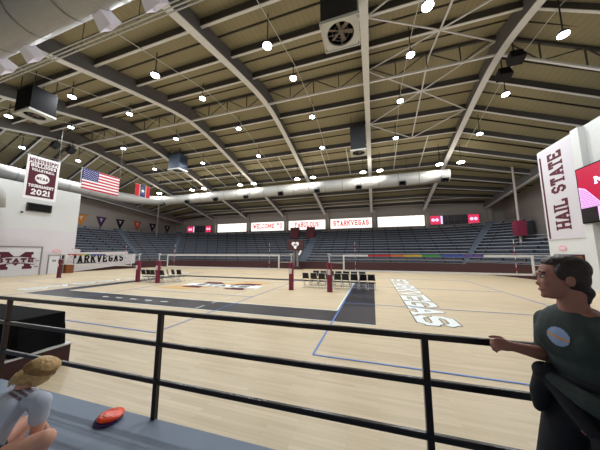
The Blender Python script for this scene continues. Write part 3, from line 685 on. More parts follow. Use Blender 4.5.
# ------------------------------------------------------------------ heaters, speakers
def heater(x0, x1, y0, y1, z0, z1, label, face, louver=False):
    cx, cy = (x0+x1)/2, (y0+y1)/2
    t = thing('ceiling_ventilator', (cx, cy, z0), label, 'ventilator', 'boxed fans hung from the roof')
    b = MB(); th = .04
    b.box((x0, y0, z0+.1), (x1, y0+th, z1)).box((x0, y1-th, z0+.1), (x1, y1, z1)).box((x0, y0+th, z0+.1), (x0+th, y1-th, z1)).box((x1-th, y0+th, z0+.1), (x1, y1-th, z1)).box((x0+th, y0+th, z1-th), (x1-th, y1-th, z1))
    b.build('housing', M[face], t)
    # square bottom plate with round opening
    w = min(x1-x0, y1-y0)/2; r = w*.84; n = 32; vs = []; fs = []
    hx, hy = (x1-x0)/2, (y1-y0)/2
    for k in range(n):
        a = 2*math.pi*k/n; ca, sa = math.cos(a), math.sin(a); q = min(hx/max(abs(ca),1e-6), hy/max(abs(sa),1e-6))
        for zz in (z0, z0+.1): vs += [(cx+r*ca, cy+r*sa, zz), (cx+q*ca, cy+q*sa, zz)]
    for k in range(n):
        a, c = 4*k, 4*((k+1) % n); fs += [(a, c, c+1, a+1), (a+2, a+3, c+3, c+2), (a, a+2, c+2, c), (a+1, c+1, c+3, a+3)]
    b = MB(); b.add(vs, fs); pl = b.build('bottom_plate', M['framewhite'], t)
    b = MB(); b.box((x0-.05, y0-.05, z0-.05), (x1+.05, y0, z0+.1)).box((x0-.05, y1, z0-.05), (x1+.05, y1+.05, z0+.1)).box((x0-.05, y0, z0-.05), (x0, y1, z0+.1)).box((x1, y0, z0-.05), (x1+.05, y1, z0+.1)); b.build('edge_trim', M['framewhite'], t)
    b = MB(); b.lathe([(.02, -.1), (.12, -.08), (.12, .1), (.02, .1)], (cx, cy, z0+.2), 12); hub = b.build('hub', M['fanblade'], t)
    for k in range(6):
        a = 2*math.pi*k/6+.3; d = V((math.cos(a), math.sin(a), 0)); s_ = V((-d.y, d.x, 0))
        b = MB(); c0 = V((cx, cy, z0+.2)); vs = [c0+d*.1-s_*.05+V((0,0,.03)), c0+d*.1+s_*.05-V((0,0,.03)), c0+d*r*.93+s_*.09-V((0,0,.03)), c0+d*r*.93-s_*.09+V((0,0,.03))]
        vs += [v+V((0,0,.012)) for v in vs]; b.add(vs, [(0,1,2,3),(7,6,5,4),(0,4,5,1),(1,5,6,2),(2,6,7,3),(3,7,4,0)]); b.build('fan_blade', M['fanblade'], t)
    b = MB()
    for q in (.35, .62, .98): b.tube([(cx+r*q*math.cos(2*math.pi*k/24), cy+r*q*math.sin(2*math.pi*k/24), z0+.06) for k in range(25)], .012, 5, False)
    b.bar((cx-r, cy, z0+.06), (cx+r, cy, z0+.06), .03, .02); b.bar((cx, cy-r, z0+.06), (cx, cy+r, z0+.06), .03, .02)
    b.build('grille', M['railgrey'], t)
    if louver:
        b = MB()
        for k in range(7): zz = z0+.35+(z1-z0-.5)*k/7; b.add([(x1+.01, y0+.08, zz), (x1+.01, y1-.08, zz), (x1+.12, y1-.08, zz-.1), (x1+.12, y0+.08, zz-.1)], [(0,1,2,3)]).add([(x1+.01, y0+.08, zz+.02), (x1+.01, y1-.08, zz+.02), (x1+.12, y1-.08, zz-.08), (x1+.12, y0+.08, zz-.08)], [(0,1,2,3)])
        b.build('louver', M['bluebox'], t)
    for xx, yy in ((x0+.1, y0+.1), (x1-.1, y0+.1), (x0+.1, y1-.1), (x1-.1, y1-.1)):
        MB().bar((xx, yy, z1), (xx, yy, roof_z(yy)+.05), .04, .04).build('hanger', M['dark'], t)
    return t
heater(-1.95, -.27, 9.24, 10.78, 13.0, 15.4, 'boxed square ceiling fan facing down, white rim, closest to the railing', 'darkbox')
heater(-1.85, -.3, 23.4, 24.95, 13.1, 15.8, 'dark grey boxed fan against the central arch over the far half', 'darkbox')
heater(-26.9, -25.0, 23.5, 25.0, 13.95, 16.2, 'blue-grey boxed fan with louvred side near the far duct', 'bluebox', True)
heater(-25.3, -23.3, 8.6, 10.0, 12.8, 14.7, 'black boxed fan high near the garage-door side, open frame below', 'black')
for x, y, z, hx, lab in ((9.62, 17.55, 15.55, 9.24, 'black loudspeaker on the speaker arch, closer to the railing'), (9.58, 18.95, 15.45, 9.24, 'black loudspeaker on the speaker arch, farther from the railing'),
                 (-36.2, 15.9, 15.5, -36.76, 'black loudspeaker on the garage-door arch, closer to the railing'), (-36.2, 17.4, 15.5, -36.76, 'black loudspeaker on the garage-door arch, farther from the railing')):
    t = thing('loudspeaker', (x, y, z), lab, 'loudspeaker', 'black speakers hung from the arches')
    b = MB(); b.prism([(-.42,-.36),(.42,-.36),(.34,.36),(-.34,.36)], ((x, y-.3, z), (1,0,0), (0,.35,.94), (0,.94,-.35)), .62); b.build('cabinet', M['speaker'], t, bevel=.02)
    b = MB(); b.prism([(-.37,-.31),(.37,-.31),(.3,.31),(-.3,.31)], ((x, y-.31, z), (1,0,0), (0,.35,.94), (0,-.94,.35)), .03); b.build('grille', M['black'], t)
    b = MB(); b.tube([(x, y+.1, z+.2), (x, y+.1, soffit_z(y)+.1), (hx, y+.1, soffit_z(y)+.1)], .045, 6); b.build('bracket', M['dark'], t)

# ------------------------------------------------------------------ hanging banner and flags
FXX = -27.6
t = thing('hanging_wire', (FXX, 18, 11.0), 'thin steel wire carrying the two flags and the 2021 banner', 'wire')
b = MB(); b.tube([(FXX, 6, 10.95), (FXX, 13, 10.98), (FXX, 22, 11.0)], .025, 6); b.build('cable', M['railgrey'], t)
for y in (6.2, 12.5, 17.9, 21.9): MB().tube([(FXX, y, 10.95), (FXX, y, soffit_z(y))], .015, 5).build('drop_line', M['railgrey'], t)
def cloth_fr(y0, z0): return ((FXX+.03, y0, z0), (0,1,0), (0,0,1), (1,0,0))
# US flag
y0, z0, w, h = 14.35, 8.85, 3.5, 2.1
t = thing('american_flag', (FXX, y0, z0), 'red, white and blue striped flag with starred canton hanging from the wire', 'flag')
b = MB()
for k in range(13):
    b.cur = k % 2; b.prism([(0, h*(12-k)/13), (w, h*(12-k)/13), (w, h*(13-k)/13), (0, h*(13-k)/13)], cloth_fr(y0, z0), .02)
b.build('stripe_field', [M['flagred'], M['flagwhite']], t)
b = MB(); b.prism([(-.01, h*6/13), (w*.4, h*6/13), (w*.4, h+.01), (-.01, h+.01)], cloth_fr(y0, z0), .03); b.build('canton', M['flagblue'], t)
b = MB()
for r_ in range(9):
    for c_ in range(6 if r_ % 2 == 0 else 5):
        cx = w*.4*((c_*2+1+(r_ % 2))/12); cz = h*6/13 + h*7/13*(r_+1)/10
        b.face([(cx+(.055 if q % 2 == 0 else .022)*math.sin(math.pi*q/5), cz+(.055 if q % 2 == 0 else .022)*math.cos(math.pi*q/5)) for q in range(10)], cloth_fr(y0, z0), .034)
b.build('stars_print', M['flagwhite'], t)
b = MB(); b.tube([(FXX+.02, y0-.08, z0-.05), (FXX+.02, y0-.08, 10.98)], .03, 6); b.tube([(FXX+.02, y0-.08, z0+h), (FXX+.02, y0+w, z0+h)], .02, 6); b.build('hoist_rod', M['framewhite'], t)
# red-blue-red flag with a white flower and stars
y0, z0, w, h = 19.7, 9.45, 1.95, 1.5
t = thing('state_flag', (FXX, y0, z0), 'smaller red and blue flag with gold bars and a white flower', 'flag')
b = MB()
for k, (a, c) in enumerate(((0, .27), (.27, .32), (.32, .68), (.68, .73), (.73, 1))):
    b.cur = (0, 1, 2, 1, 0)[k]; b.prism([(w*a, 0), (w*c, 0), (w*c, h), (w*a, h)], cloth_fr(y0, z0), .02)
b.build('cloth_field', [M['flagred'], M['gold'], M['flagblue']], t)
b = MB()
for q in range(6):
    a = math.pi*q/3; ca, sa = math.cos(a), math.sin(a); cx, cz = w/2, h*.5
    b.face([(cx, cz), (cx+.13*ca-.07*sa, cz+.13*sa+.07*ca), (cx+.24*ca, cz+.24*sa), (cx+.13*ca+.07*sa, cz+.13*sa-.07*ca)], cloth_fr(y0, z0), .03)
for q in range(20):
    a = 2*math.pi*q/20; cx, cz = w/2+.31*math.cos(a), h*.5+.42*math.sin(a)
    b.face([(cx-.02, cz-.02), (cx+.02, cz-.02), (cx+.02, cz+.02), (cx-.02, cz+.02)], cloth_fr(y0, z0), .03)
b.build('flower_print', M['flagwhite'], t)
b = MB(); b.tube([(FXX+.02, y0, z0+h), (FXX+.02, y0+w, z0+h)], .02, 6); b.tube([(FXX+.02, y0+.1, z0+h), (FXX+.02, y0+.1, 11.0)], .012, 5); b.tube([(FXX+.02, y0+w-.1, z0+h), (FXX+.02, y0+w-.1, 11.0)], .012, 5); b.build('top_rod', M['framewhite'], t)
# 2021 tournament banner
y0, z0, w, h = 10.5, 7.0, 2.1, 3.75
t = thing('tournament_banner', (FXX, y0, z0), 'white-edged maroon hanging banner reading TOURNAMENT 2021', 'banner')
b = MB(); b.prism([(0,0),(w,0),(w,h),(0,h)], cloth_fr(y0, z0), .03); b.build('white_cloth', M['flagwhite'], t)
b = MB(); b.prism([(.17,.22),(w-.17,.22),(w-.17,h-.62),(.17,h-.62)], cloth_fr(y0, z0), .036); b.build('maroon_field', M['maroonflag'], t)
b = MB(); fy = y0 + w/2; fx = FXX + .03
def bl(mb, s, dz, hh, off_, width):
    tmp = MB(); tw = text(tmp, s, ((0,0,0), (0,1,0), (0,0,1), (1,0,0)), hh, .66, .22, .12, True, 0, 0, 'c'); text(mb, s, ((fx, fy, z0+dz), (0,1,0), (0,0,1), (1,0,0)), hh, .66, .22, .12, True, off_, 0, 'c', width/tw)
bl(b, 'MISSISSIPPI', 3.2, .36, .034, 1.85); b.build('dark_lettering', M['maroonflag'], t)
b = MB(); bl(b, 'BULLDOGS', 2.78, .3, .045, 1.6); bl(b, 'VOLLEYBALL', 2.45, .22, .045, 1.45); bl(b, 'TOURNAMENT', 1.02, .26, .045, 1.6); bl(b, '2021', .38, .5, .045, 1.2); b.build('white_lettering', M['flagwhite'], t)
b = MB(); b.face([(w/2+.46*math.cos(2*math.pi*k/28), 1.86+.44*math.sin(2*math.pi*k/28)) for k in range(28)], cloth_fr(y0, z0), .042); b.build('round_seal', M['flagwhite'], t)
b = MB(); bl(b, 'NCAA', 1.74, .24, .048, .72); b.build('seal_lettering', M['maroonflag'], t)
b = MB(); b.tube([(FXX+.02, y0-.05, z0+h), (FXX+.02, y0+w+.05, z0+h)], .03, 8); b.tube([(FXX+.02, y0+.1, z0+h), (FXX, y0+.1, 10.97)], .012, 5); b.tube([(FXX+.02, y0+w-.1, z0+h), (FXX, y0+w-.1, 10.97)], .012, 5); b.build('top_rod', M['framewhite'], t)
# things on the garage-door wall
t = thing('wall_display', (WL, 14.9, 7.0), 'black rectangular display board high on the white garage-door wall', 'display')
b = MB(); b.box((WL, 13.95, 6.97), (WL+.18, 15.95, 7.85)); b.build('case', M['screenblack'], t)
b = MB(); b.box((WL+.18, 14.05, 7.05), (WL+.19, 15.85, 7.77)); b.build('face', M['black'], t)
t = thing('wall_camera', (WL, 13.6, 6.6), 'tiny black camera below the black display on the white wall', 'camera')
b = MB(); b.tube([(WL, 13.6, 6.75), (WL+.25, 13.6, 6.75)], .03, 6); b.build('arm', M['black'], t)
b = MB(); b.sphere((WL+.3, 13.6, 6.7), .1); b.build('dome', M['black'], t)
for x, d, y, z, lab in ((WL+.03, 1, 16.9, 2.62, 'small pink oval sign above the grey door on the mural wall'), (WR, -1, 22.0, 2.75, 'small pink oval sign above the brown double door')):
    t = thing('oval_sign', (x, y, z), lab, 'sign'); n = 20
    b = MB(); b.prism([(.38*math.cos(2*math.pi*k/n), .2*math.sin(2*math.pi*k/n)) for k in range(n)], ((x, y, z), (0,1,0), (0,0,1), (d,0,0)), .03); b.build('plate', M['pinksign'], t)
    b = MB(); b.prism([(.28*math.cos(2*math.pi*k/n), .1*math.sin(2*math.pi*k/n)) for k in range(n)], ((x+d*.03, y, z), (0,1,0), (0,0,1), (d,0,0)), .006); b.build('inset', M['bannerwhite'], t)
t = thing('brown_cabinet', (WL+.25, 18.0, 0), 'small brown wooden cabinet against the mural wall beside the lettered cover', 'cabinet')
b = MB(); b.box((WL+.04, 17.75, 0), (WL+.5, 18.5, 1.0)); b.build('body', M['brownwood'], t)
b = MB(); b.box((WL+.02+.02, 17.7, 1.0), (WL+.55, 18.55, 1.05)); b.build('top', M['brownwood'], t)
b = MB(); b.box((WL+.5, 17.8, .08), (WL+.52, 18.11, .95)).box((WL+.5, 18.13, .08), (WL+.52, 18.45, .95)); b.build('door_panel', M['brownwood'], t)
# HAIL STATE banner
t = thing('school_banner', (WR, 21.4, 3.4), 'tall white banner reading HAIL STATE in maroon on the white wall', 'banner')
b = MB(); b.box((WR-.05, 19.62, 3.42), (WR, 23.28, 10.45)); b.build('cloth', M['bannerwhite'], t)
b = MB(); b.box((WR-.058, 22.92, 3.5), (WR-.05, 23.1, 10.1)); b.build('side_stripe', M['maroonflag'], t)
tmp = MB(); tw = text(tmp, 'HAIL STATE', ((0,0,0),(0,0,1),(0,1,0),(-1,0,0)), 1.4, .66, .2, .1, True)
b = MB(); text(b, 'HAIL STATE', ((WR-.052, 20.85, 4.15), (0,0,1), (0,1,0), (-1,0,0)), 1.4, .66, .2, .1, True, .004, 0, 'l', 5.85/tw); b.build('lettering', M['maroonflag'], t)
# LED screen
t = thing('video_screen', (WR-.2, 17.0, 4.3), 'large lit crimson video screen on the wall beside the HAIL STATE banner', 'screen')
b = MB(); b.box((WR-.45, 12.5, 4.25), (WR-.36, 19.35, 7.85)); b.box((WR-.36, 13, 4.6), (WR, 18.6, 7.6)); b.build('case', M['black'], t)
sx = WR-.452
def sface(mb, poly, off_=0.0): mb.face(poly, ((sx, 0, 0), (0,1,0), (0,0,1), (-1,0,0)), off_)
b = MB(); sface(b, [(12.6, 5.22), (19.28, 5.22), (19.28, 7.78), (12.6, 7.78)], .002); b.build('crimson_picture', M['screenred'], t)
b = MB(); sface(b, [(19.28, 5.22), (19.28, 6.62), (18.8, 6.42), (18.0, 5.5), (17.8, 5.22)], .004); b.build('lilac_pattern', M['screenlilac'], t)
b = MB()
for i in range(16):
    for j in range(12):
        yy = 17.8+i*.1+(.05 if j % 2 else 0); zz = 5.28+j*.11
        lim = 6.52 - (19.28-yy)*.42 if yy > 18.8 else 6.32 - (18.8-yy)*1.15
        if zz < lim and yy < 19.24: sface(b, [(yy-.028, zz-.028), (yy+.028, zz-.028), (yy+.028, zz+.028), (yy-.028, zz+.028)], .006)
b.build('dot_pattern', M['screendot'], t)
b = MB(); sface(b, [(18.2, 4.33), (19.28, 4.33), (19.28, 5.2), (18.2, 5.2)], .002); b.build('dark_picture', M['screenblack'], t)
b = MB(); sface(b, [(12.6, 4.33), (18.18, 4.33), (18.18, 5.2), (12.6, 5.2)], .002); b.build('bright_picture', M['screenlilac'], t)
b = MB(); block_M(b, ((sx, 18.15, 6.55), (0,-1,0), (0,0,1), (-1,0,0)), .75, .45, .006); b.build('white_letter', M['screenwhite'], t)
t = thing('thermostat', (WR, 19.75, 1.6), 'tiny dark thermostat on the white wall beside the brown door', 'thermostat')
b = MB(); b.box((WR-.04, 19.68, 1.55), (WR, 19.82, 1.7)); b.build('case', M['seam'], t); b = MB(); b.box((WR-.05, 19.71, 1.6), (WR-.04, 19.79, 1.67)); b.build('dial', M['black'], t)

# ------------------------------------------------------------------ volleyball nets
NY = 14.4
posts = [(-29.35, 'maroon padded net post by the garage-door wall', -1), (-18.9, 'maroon padded net post beside the folding chairs, garage-door side', 1), (-16.7, 'maroon padded net post behind the folding chairs, facing the middle net', -1),
         (-5.2, 'maroon padded net post near the court-side hoop, ending the middle net', 1), (-2.65, 'maroon padded net post standing before the long row of chairs', -1), (8.45, 'padded net post behind the walking person by the banner wall', 1)]
for x, lab, sgn in posts:
    t = thing('net_post', (x, NY, 0), lab, 'net post', 'padded volleyball net posts')
    b = MB(); b.tube([(x, NY, 0), (x, NY, 2.34)], .045, 10); b.build('pole', M['chrome'], t)
    b = MB(); b.tube([(x, NY, .04), (x, NY, 1.78)], .17, 8); b.build('pad', M['maroonpad'] if x > -29 else M['maroon'], t)
    b = MB(); b.box((x-.09, NY-.185, 1.05), (x+.09, NY-.165, 1.38)); b.build('white_label', M['flagwhite'], t)
    b = MB(); b.box((x-.1, NY-.06, 2.26), (x+.1, NY+.06, 2.36)); b.build('top_pulley', M['framewhite'], t)
    b = MB(); b.tube([(x, NY, 0), (x, NY, .03)], .19, 16); b.build('base_plate', M['maroonpad'], t)
def net(xa, xb, lab, rainbow):
    t = thing('volleyball_net', ((xa+xb)/2, NY, 1.28), lab, 'net', 'volleyball nets')
    x0, x1 = xa+.85, xb-.85; zt, zb = 2.3, 1.28
    seg = [(x0, x1, 'tape')]
    if rainbow:
        L = x1-x0; a, c = rainbow; cols = ['red', 'orange', 'yellow', 'green', 'blue', 'purple']
        ed = [x0+L*a+(c-a)*L*q for q in (0, .22, .34, .5, .66, .84, 1)]
        seg = [(x0, ed[0], 'tape')] + [(ed[q], ed[q+1], cols[q]) for q in range(6)] + [(ed[6], x1, 'tape')]
    for a, c, m_ in seg:
        o = MB().box((a, NY-.012, zt-.115), (c, NY+.012, zt)).build('top_tape', M[m_], t)
    MB().box((x0, NY-.01, zb), (x1, NY+.01, zb+.1)).build('bottom_tape', M['tape'], t)
    for xx in (x0+.05, x1-.05): MB().bar((xx, NY, zb), (xx, NY, zt), .1, .02, (0,1,0)).build('side_tape', M['tape'], t)
    b = MB()
    for k in range(1, int((x1-x0)/.1)): b.bar((x0+k*.1, NY, zb+.06), (x0+k*.1, NY, zt-.1), .003, .003)
    for k in range(1, 9): b.bar((x0, NY, zb+k*.1), (x1, NY, zb+k*.1), .003, .003)
    b.build('mesh_netting', M['cord'], t)
    for xx in (x0+.75, x1-.75):
        b = MB()
        for k in range(9): b.cur = k % 2; z0 = zb+k*.2; b.tube([(xx, NY-.03, z0), (xx, NY-.03, z0+.2)], .012, 6)
        b.build('antenna', [M['flagwhite'], M['flagred']], t)
    b = MB()
    for z_ in (zt-.04, zb+.03, (zt+zb)/2): b.tube([(xa, NY, z_), (x0, NY, z_)], .012, 5); b.tube([(x1, NY, z_), (xb, NY, z_)], .012, 5)
    b.build('tension_rope', M['tape'], t)
net(-29.35, -18.9, 'volleyball net with rainbow top tape in front of the garage-door wall', (.02, .62))
net(-16.7, -5.2, 'volleyball net with all-white top tape over the middle court', None)
net(-2.65, 8.45, 'volleyball net with rainbow top tape reaching the banner wall side', (.16, .78))

# ------------------------------------------------------------------ folding chairs
def make_chair():
    t = bpy.data.objects.new('folding_chair', None); C.objects.link(t)
    b = MB(); b.box((-.235, -.2, .43), (.235, .2, .48)); b.build('seat', M['blackseat'], t, False, bevel=.012)
    b = MB(); b.prism([(-.24, 0), (.24, 0), (.235, .4), (-.235, .4)], ((0, .27, .62), (1,0,0), (0,.25,.97), (0,-.97,.25)), .03); b.build('backrest', M['blackseat'], t, False)
    for s in (-1, 1):
        b = MB(); b.tube([(s*.225, .375, 1.04), (s*.225, .2, .45), (s*.23, -.24, .012)], .018, 6); b.build('leg', M['chrome'], t, False)
        b = MB(); b.tube([(s*.215, -.14, .43), (s*.22, .26, .012)], .018, 6); b.build('leg', M['chrome'], t, False)
    b = MB(); b.tube([(-.225, .375, 1.04), (.225, .375, 1.04)], .013, 6); b.build('top_rail', M['chrome'], t, False)
    for y_ in (-.12, .17): MB().tube([(-.222, y_, .125), (.222, y_, .125)], .012, 6).build('stretcher', M['chrome'], t, False)
    return t
ch0 = make_chair(); used = False
def put_chair(x, y, rz, label, group):
    global used
    o = copy_tree(ch0) if used else ch0; used = True
    o.location = (x, y, 0); o.rotation_euler = (0, 0, rz); tag(o, label, 'chair', group)
for k in range(9): put_chair(-4.55 + k*.55, 15.95 + .02*(k % 2), math.pi + .04*((k*7 % 5)-2), 'black folding chair, %s from the hoop in the long row behind the maroon posts' % ORD[k], 'long row of folding chairs')
for k in range(7): put_chair(-4.3 + k*.58, 17.3, 0.0, 'black folding chair in the rear row facing the windows, %s from the hoop' % ORD[k], 'rear row of folding chairs')
for k in range(5): put_chair(-18.35 + k*.5, 14.75 + .03*(k % 2), math.pi, 'black folding chair between two maroon posts, %s from the garage-door side' % ORD[k], 'short row of folding chairs')
for k in range(3): put_chair(-16.6 + k*.55, 15.6, 2.6 + .3*k, 'black folding chair turned askew behind the short row, %s from the garage-door side' % ORD[k], 'askew folding chairs')

# basketball goal folded at the far side of the court
HX, HY = -11.0, 32.2
t = thing('basketball_goal', (HX, HY, 0), 'maroon basketball goal with a white emblem standing before the far bleachers', 'basketball goal')
b = MB(); b.box((HX-1.3, HY-.06, 2.75), (HX+1.3, HY+.06, 4.3)); b.build('board', M['darkmaroon'], t)
b = MB()
for cx, cz, r_ in ((-.28, 3.75, .3), (.28, 3.75, .3), (0, 3.5, .3), (0, 3.2, .2)): b.face([(cx+r_*math.cos(2*math.pi*k/14), cz+r_*math.sin(2*math.pi*k/14)) for k in range(14)], ((HX, HY-.07, 0), (1,0,0), (0,0,1), (0,-1,0)), .002*r_)
b.build('white_emblem', M['flagwhite'], t)
b = MB(); b.bar((HX-.25, HY+.15, 0.3), (HX-.25, HY+.15, 3.6), .25, .25); b.bar((HX+.3, HY+.2, .3), (HX+.3, HY+.2, 3.4), .3, .3); b.build('mast', M['railgrey'], t)
b = MB(); b.box((HX-.75, HY-.1, 0), (HX+.85, HY+1.4, .45)); b.build('base', M['darkmaroon'], t)
b = MB(); b.bar((HX+.55, HY, 2.1), (HX+.9, HY, 2.75), .22, .22); b.build('brace', M['flagwhite'], t)

# ------------------------------------------------------------------ near side: deck, railing, draped table
deck = thing('bleacher_deck', (0, .8, 0), 'grey-blue plank deck behind the black railing that both people stand on', 'deck')
b = MB()
for k in range(9): b.box((-7.5, -.72+k*.306, .665), (6.5, -.72+k*.306+.304, .72))
b.build('planks', M['deck'], deck)
b = MB(); b.box((-7.5, -.7, .1), (6.5, 1.9, .66)); b.build('frame', M['deckgap'], deck)
b = MB(); b.box((-7.5, 1.9, 0), (6.5, 1.97, .66)); b.build('front_panel', M['darkmaroon'], deck)
rail = thing('guard_railing', (0, 2.02, .3), 'black pipe railing with three horizontal rails along the deck edge', 'railing')
RY = 2.03
for z in (1.765, 1.44, 1.07):
    MB().bar((-7.4, RY, z), (6.4, RY, z), .04, .046).build('rail', M['railblack'], rail, bevel=.008)
for x in (-4.88, -2.2, .35, 3.01, 5.67, -7.35):
    MB().box((x-.024, RY-.024, .2), (x+.024, RY+.024, 1.76)).build('post', M['railblack'] if x > -4 else M['postbrown'], rail, bevel=.005)
    MB().box((x-.06, RY-.06, .25), (x+.06, RY-.02, .45)).build('bracket_plate', M['railblack'], rail)
rail.rotation_euler.z = R(1.5); deck.rotation_euler.z = R(1.5)
t = thing('riser_box', (-8.3, 2.9, 0), 'low maroon riser with white top edging on the court beside the deck', 'riser')
b = MB(); b.box((-10.2, 2.12, 0), (-6.53, 3.56, .385)); b.build('body', M['darkmaroon'], t)
b = MB(); b.box((-10.22, 2.1, .385), (-6.51, 3.58, .41)); b.build('white_edging', M['framewhite'], t)
t = thing('draped_table', (-8.4, 3.0, .41), 'table completely covered with a black cloth standing on the maroon riser', 'table')
b = MB()
xs = (-10.1, -6.64); ys = (2.7, 3.44); top = 1.1
def ring(infl, z, n=72):
    out = []; per = [(xs[0], ys[0]), (xs[1], ys[0]), (xs[1], ys[1]), (xs[0], ys[1])]
    for e in range(4):
        p, q = V(per[e]), V(per[(e+1) % 4]); nn = V(((q-p)[1], -(q-p)[0])).normalized()
        m_ = n//4
        for k in range(m_):
            f = k/m_; w_ = infl*(1+.5*math.sin(f*(q-p).length*7+e)) ; pt = p.lerp(q, f) + nn*w_
            if k == 0: pt = p + (nn + V(((p-V(per[e-1]))[1], -(p-V(per[e-1]))[0])).normalized())*infl*.7
            out.append((pt[0], pt[1], z))
    return out
lv = [(0.0, top), (.012, top-.015), (.02, top-.2), (.04, .8), (.06, .55), (.07, .42)]; vs = []; n = 72; fs = []
for infl, z in lv: vs += ring(infl, z, n)
for i in range(len(lv)-1):
    for k in range(n): fs.append((i*n+k, i*n+(k+1) % n, (i+1)*n+(k+1) % n, (i+1)*n+k))
fs.append(tuple(range(n-1, -1, -1))); b.add(vs, fs); b.build('black_drape', M['blackcloth'], t)
for xx in (-10.0, -6.72):
    for yy in (2.78, 3.4): MB().bar((xx, yy, .41), (xx, yy, 1.08), .04, .04).build('leg', M['dark'], t)
for z, m_, lab, r_ in ((.72, 'discpurple', 'glossy purple flying disc underneath the orange one on the deck', .12), (.752, 'discorange', 'glossy orange flying disc lying on the purple one on the deck', .112)):
    t = thing('flying_disc', (-2.615 + (.012 if m_ == 'discorange' else 0), 1.815 + (.012 if m_ == 'discorange' else 0), z), lab, 'flying disc')
    k_ = .9 if m_ == 'discorange' else 1.2; b = MB(); b.lathe([(r_-.006, 0), (r_, .008*k_), (r_-.004, .02*k_), (r_-.03, .027*k_), (r_*.6, .03*k_), (.01, .031*k_)], n=40); b.build('plate', M[m_], t, False, True)
    b = MB(); b.lathe([(r_-.05, .0265*k_), (r_-.05, .033*k_), (r_-.056, .033*k_), (r_-.056, .0265*k_)], n=40); b.build('rim_ring', M[m_], t, False, True)

# ------------------------------------------------------------------ people
def cap_mesh(mb, p0, r0, p1, r1, n=16, m=6):
    p0, p1 = V(p0), V(p1); d = p1-p0; L = d.length
    d = d.normalized() if L > 1e-6 else V((0,0,1)); a = V((0,0,1)) if abs(d.z) < .9 else V((1,0,0)); u = d.cross(a).normalized(); w = d.cross(u)
    rings = [(p0, r0, -math.cos(math.pi/2*i/m), math.sin(math.pi/2*i/m)) for i in range(m+1)] + [(p1, r1, math.sin(math.pi/2*i/m), math.cos(math.pi/2*i/m)) for i in range(m+1)]
    vs = [c + d*(r*ax) + (u*math.cos(2*math.pi*k/n)+w*math.sin(2*math.pi*k/n))*(r*max(rd, 1e-3)) for c, r, ax, rd in rings for k in range(n)]
    fs = [(i*n+k, i*n+(k+1)%n, (i+1)*n+(k+1)%n, (i+1)*n+k) for i in range(len(rings)-1) for k in range(n)]
    fs += [tuple(range(n-1,-1,-1)), tuple((len(rings)-1)*n+k for k in range(n))]
    mb.add(vs, fs)
def ell_mesh(mb, c, r, f=(1,0,0), up=(0,0,1), n=20, m=14):
    """ellipsoid: r = (along f, sideways, along up)"""
    f = V(f).normalized(); s = V(up).cross(f).normalized(); u = f.cross(s).normalized(); c = V(c)
    vs = []
    for i in range(m+1):
        th = math.pi*i/m
        for k in range(n):
            a = 2*math.pi*k/n; q = max(math.sin(th), 1e-3)
            vs.append(c + f*(r[0]*q*math.cos(a)) + s*(r[1]*q*math.sin(a)) - u*(r[2]*math.cos(th)))
    fs = [(i*n+k, i*n+(k+1)%n, (i+1)*n+(k+1)%n, (i+1)*n+k) for i in range(m) for k in range(n)]
    fs += [tuple(range(n-1,-1,-1)), tuple(m*n+k for k in range(n))]
    mb.add(vs, fs)
def blob(name, prims, m, parent, voxel=.008, smooth=6, fac=.5):
    """one continuous skin over overlapping limbs and masses"""
    mb = MB()
    for p in prims:
        if p[0] == 'c': cap_mesh(mb, *p[1:])
        else: ell_mesh(mb, *p[1:])
    o = mb.build(name + '_raw', m, None)
    rm = o.modifiers.new('skin', 'REMESH'); rm.mode = 'VOXEL'; rm.voxel_size = voxel; rm.use_smooth_shade = True
    if smooth: sm = o.modifiers.new('smooth', 'SMOOTH'); sm.iterations = smooth; sm.factor = fac
    dg = bpy.context.evaluated_depsgraph_get(); ev = o.evaluated_get(dg)
    me = bpy.data.meshes.new_from_object(ev); old = o.data
    bpy.data.objects.remove(o); bpy.data.meshes.remove(old)
    off_ = V((0,0,0)); p = parent
    while p is not None: off_ += p.location; p = p.parent
    me.transform(Matrix.Translation(-off_)); me.name = name
    me.polygons.foreach_set('use_smooth', [True]*len(me.polygons))
    if not me.materials: me.materials.append(m)
    q = bpy.data.objects.new(name, me); C.objects.link(q)
    if parent is not None: q.parent = parent
    return q
def mixv(a, b, t): return tuple(V(a).lerp(V(b), t))
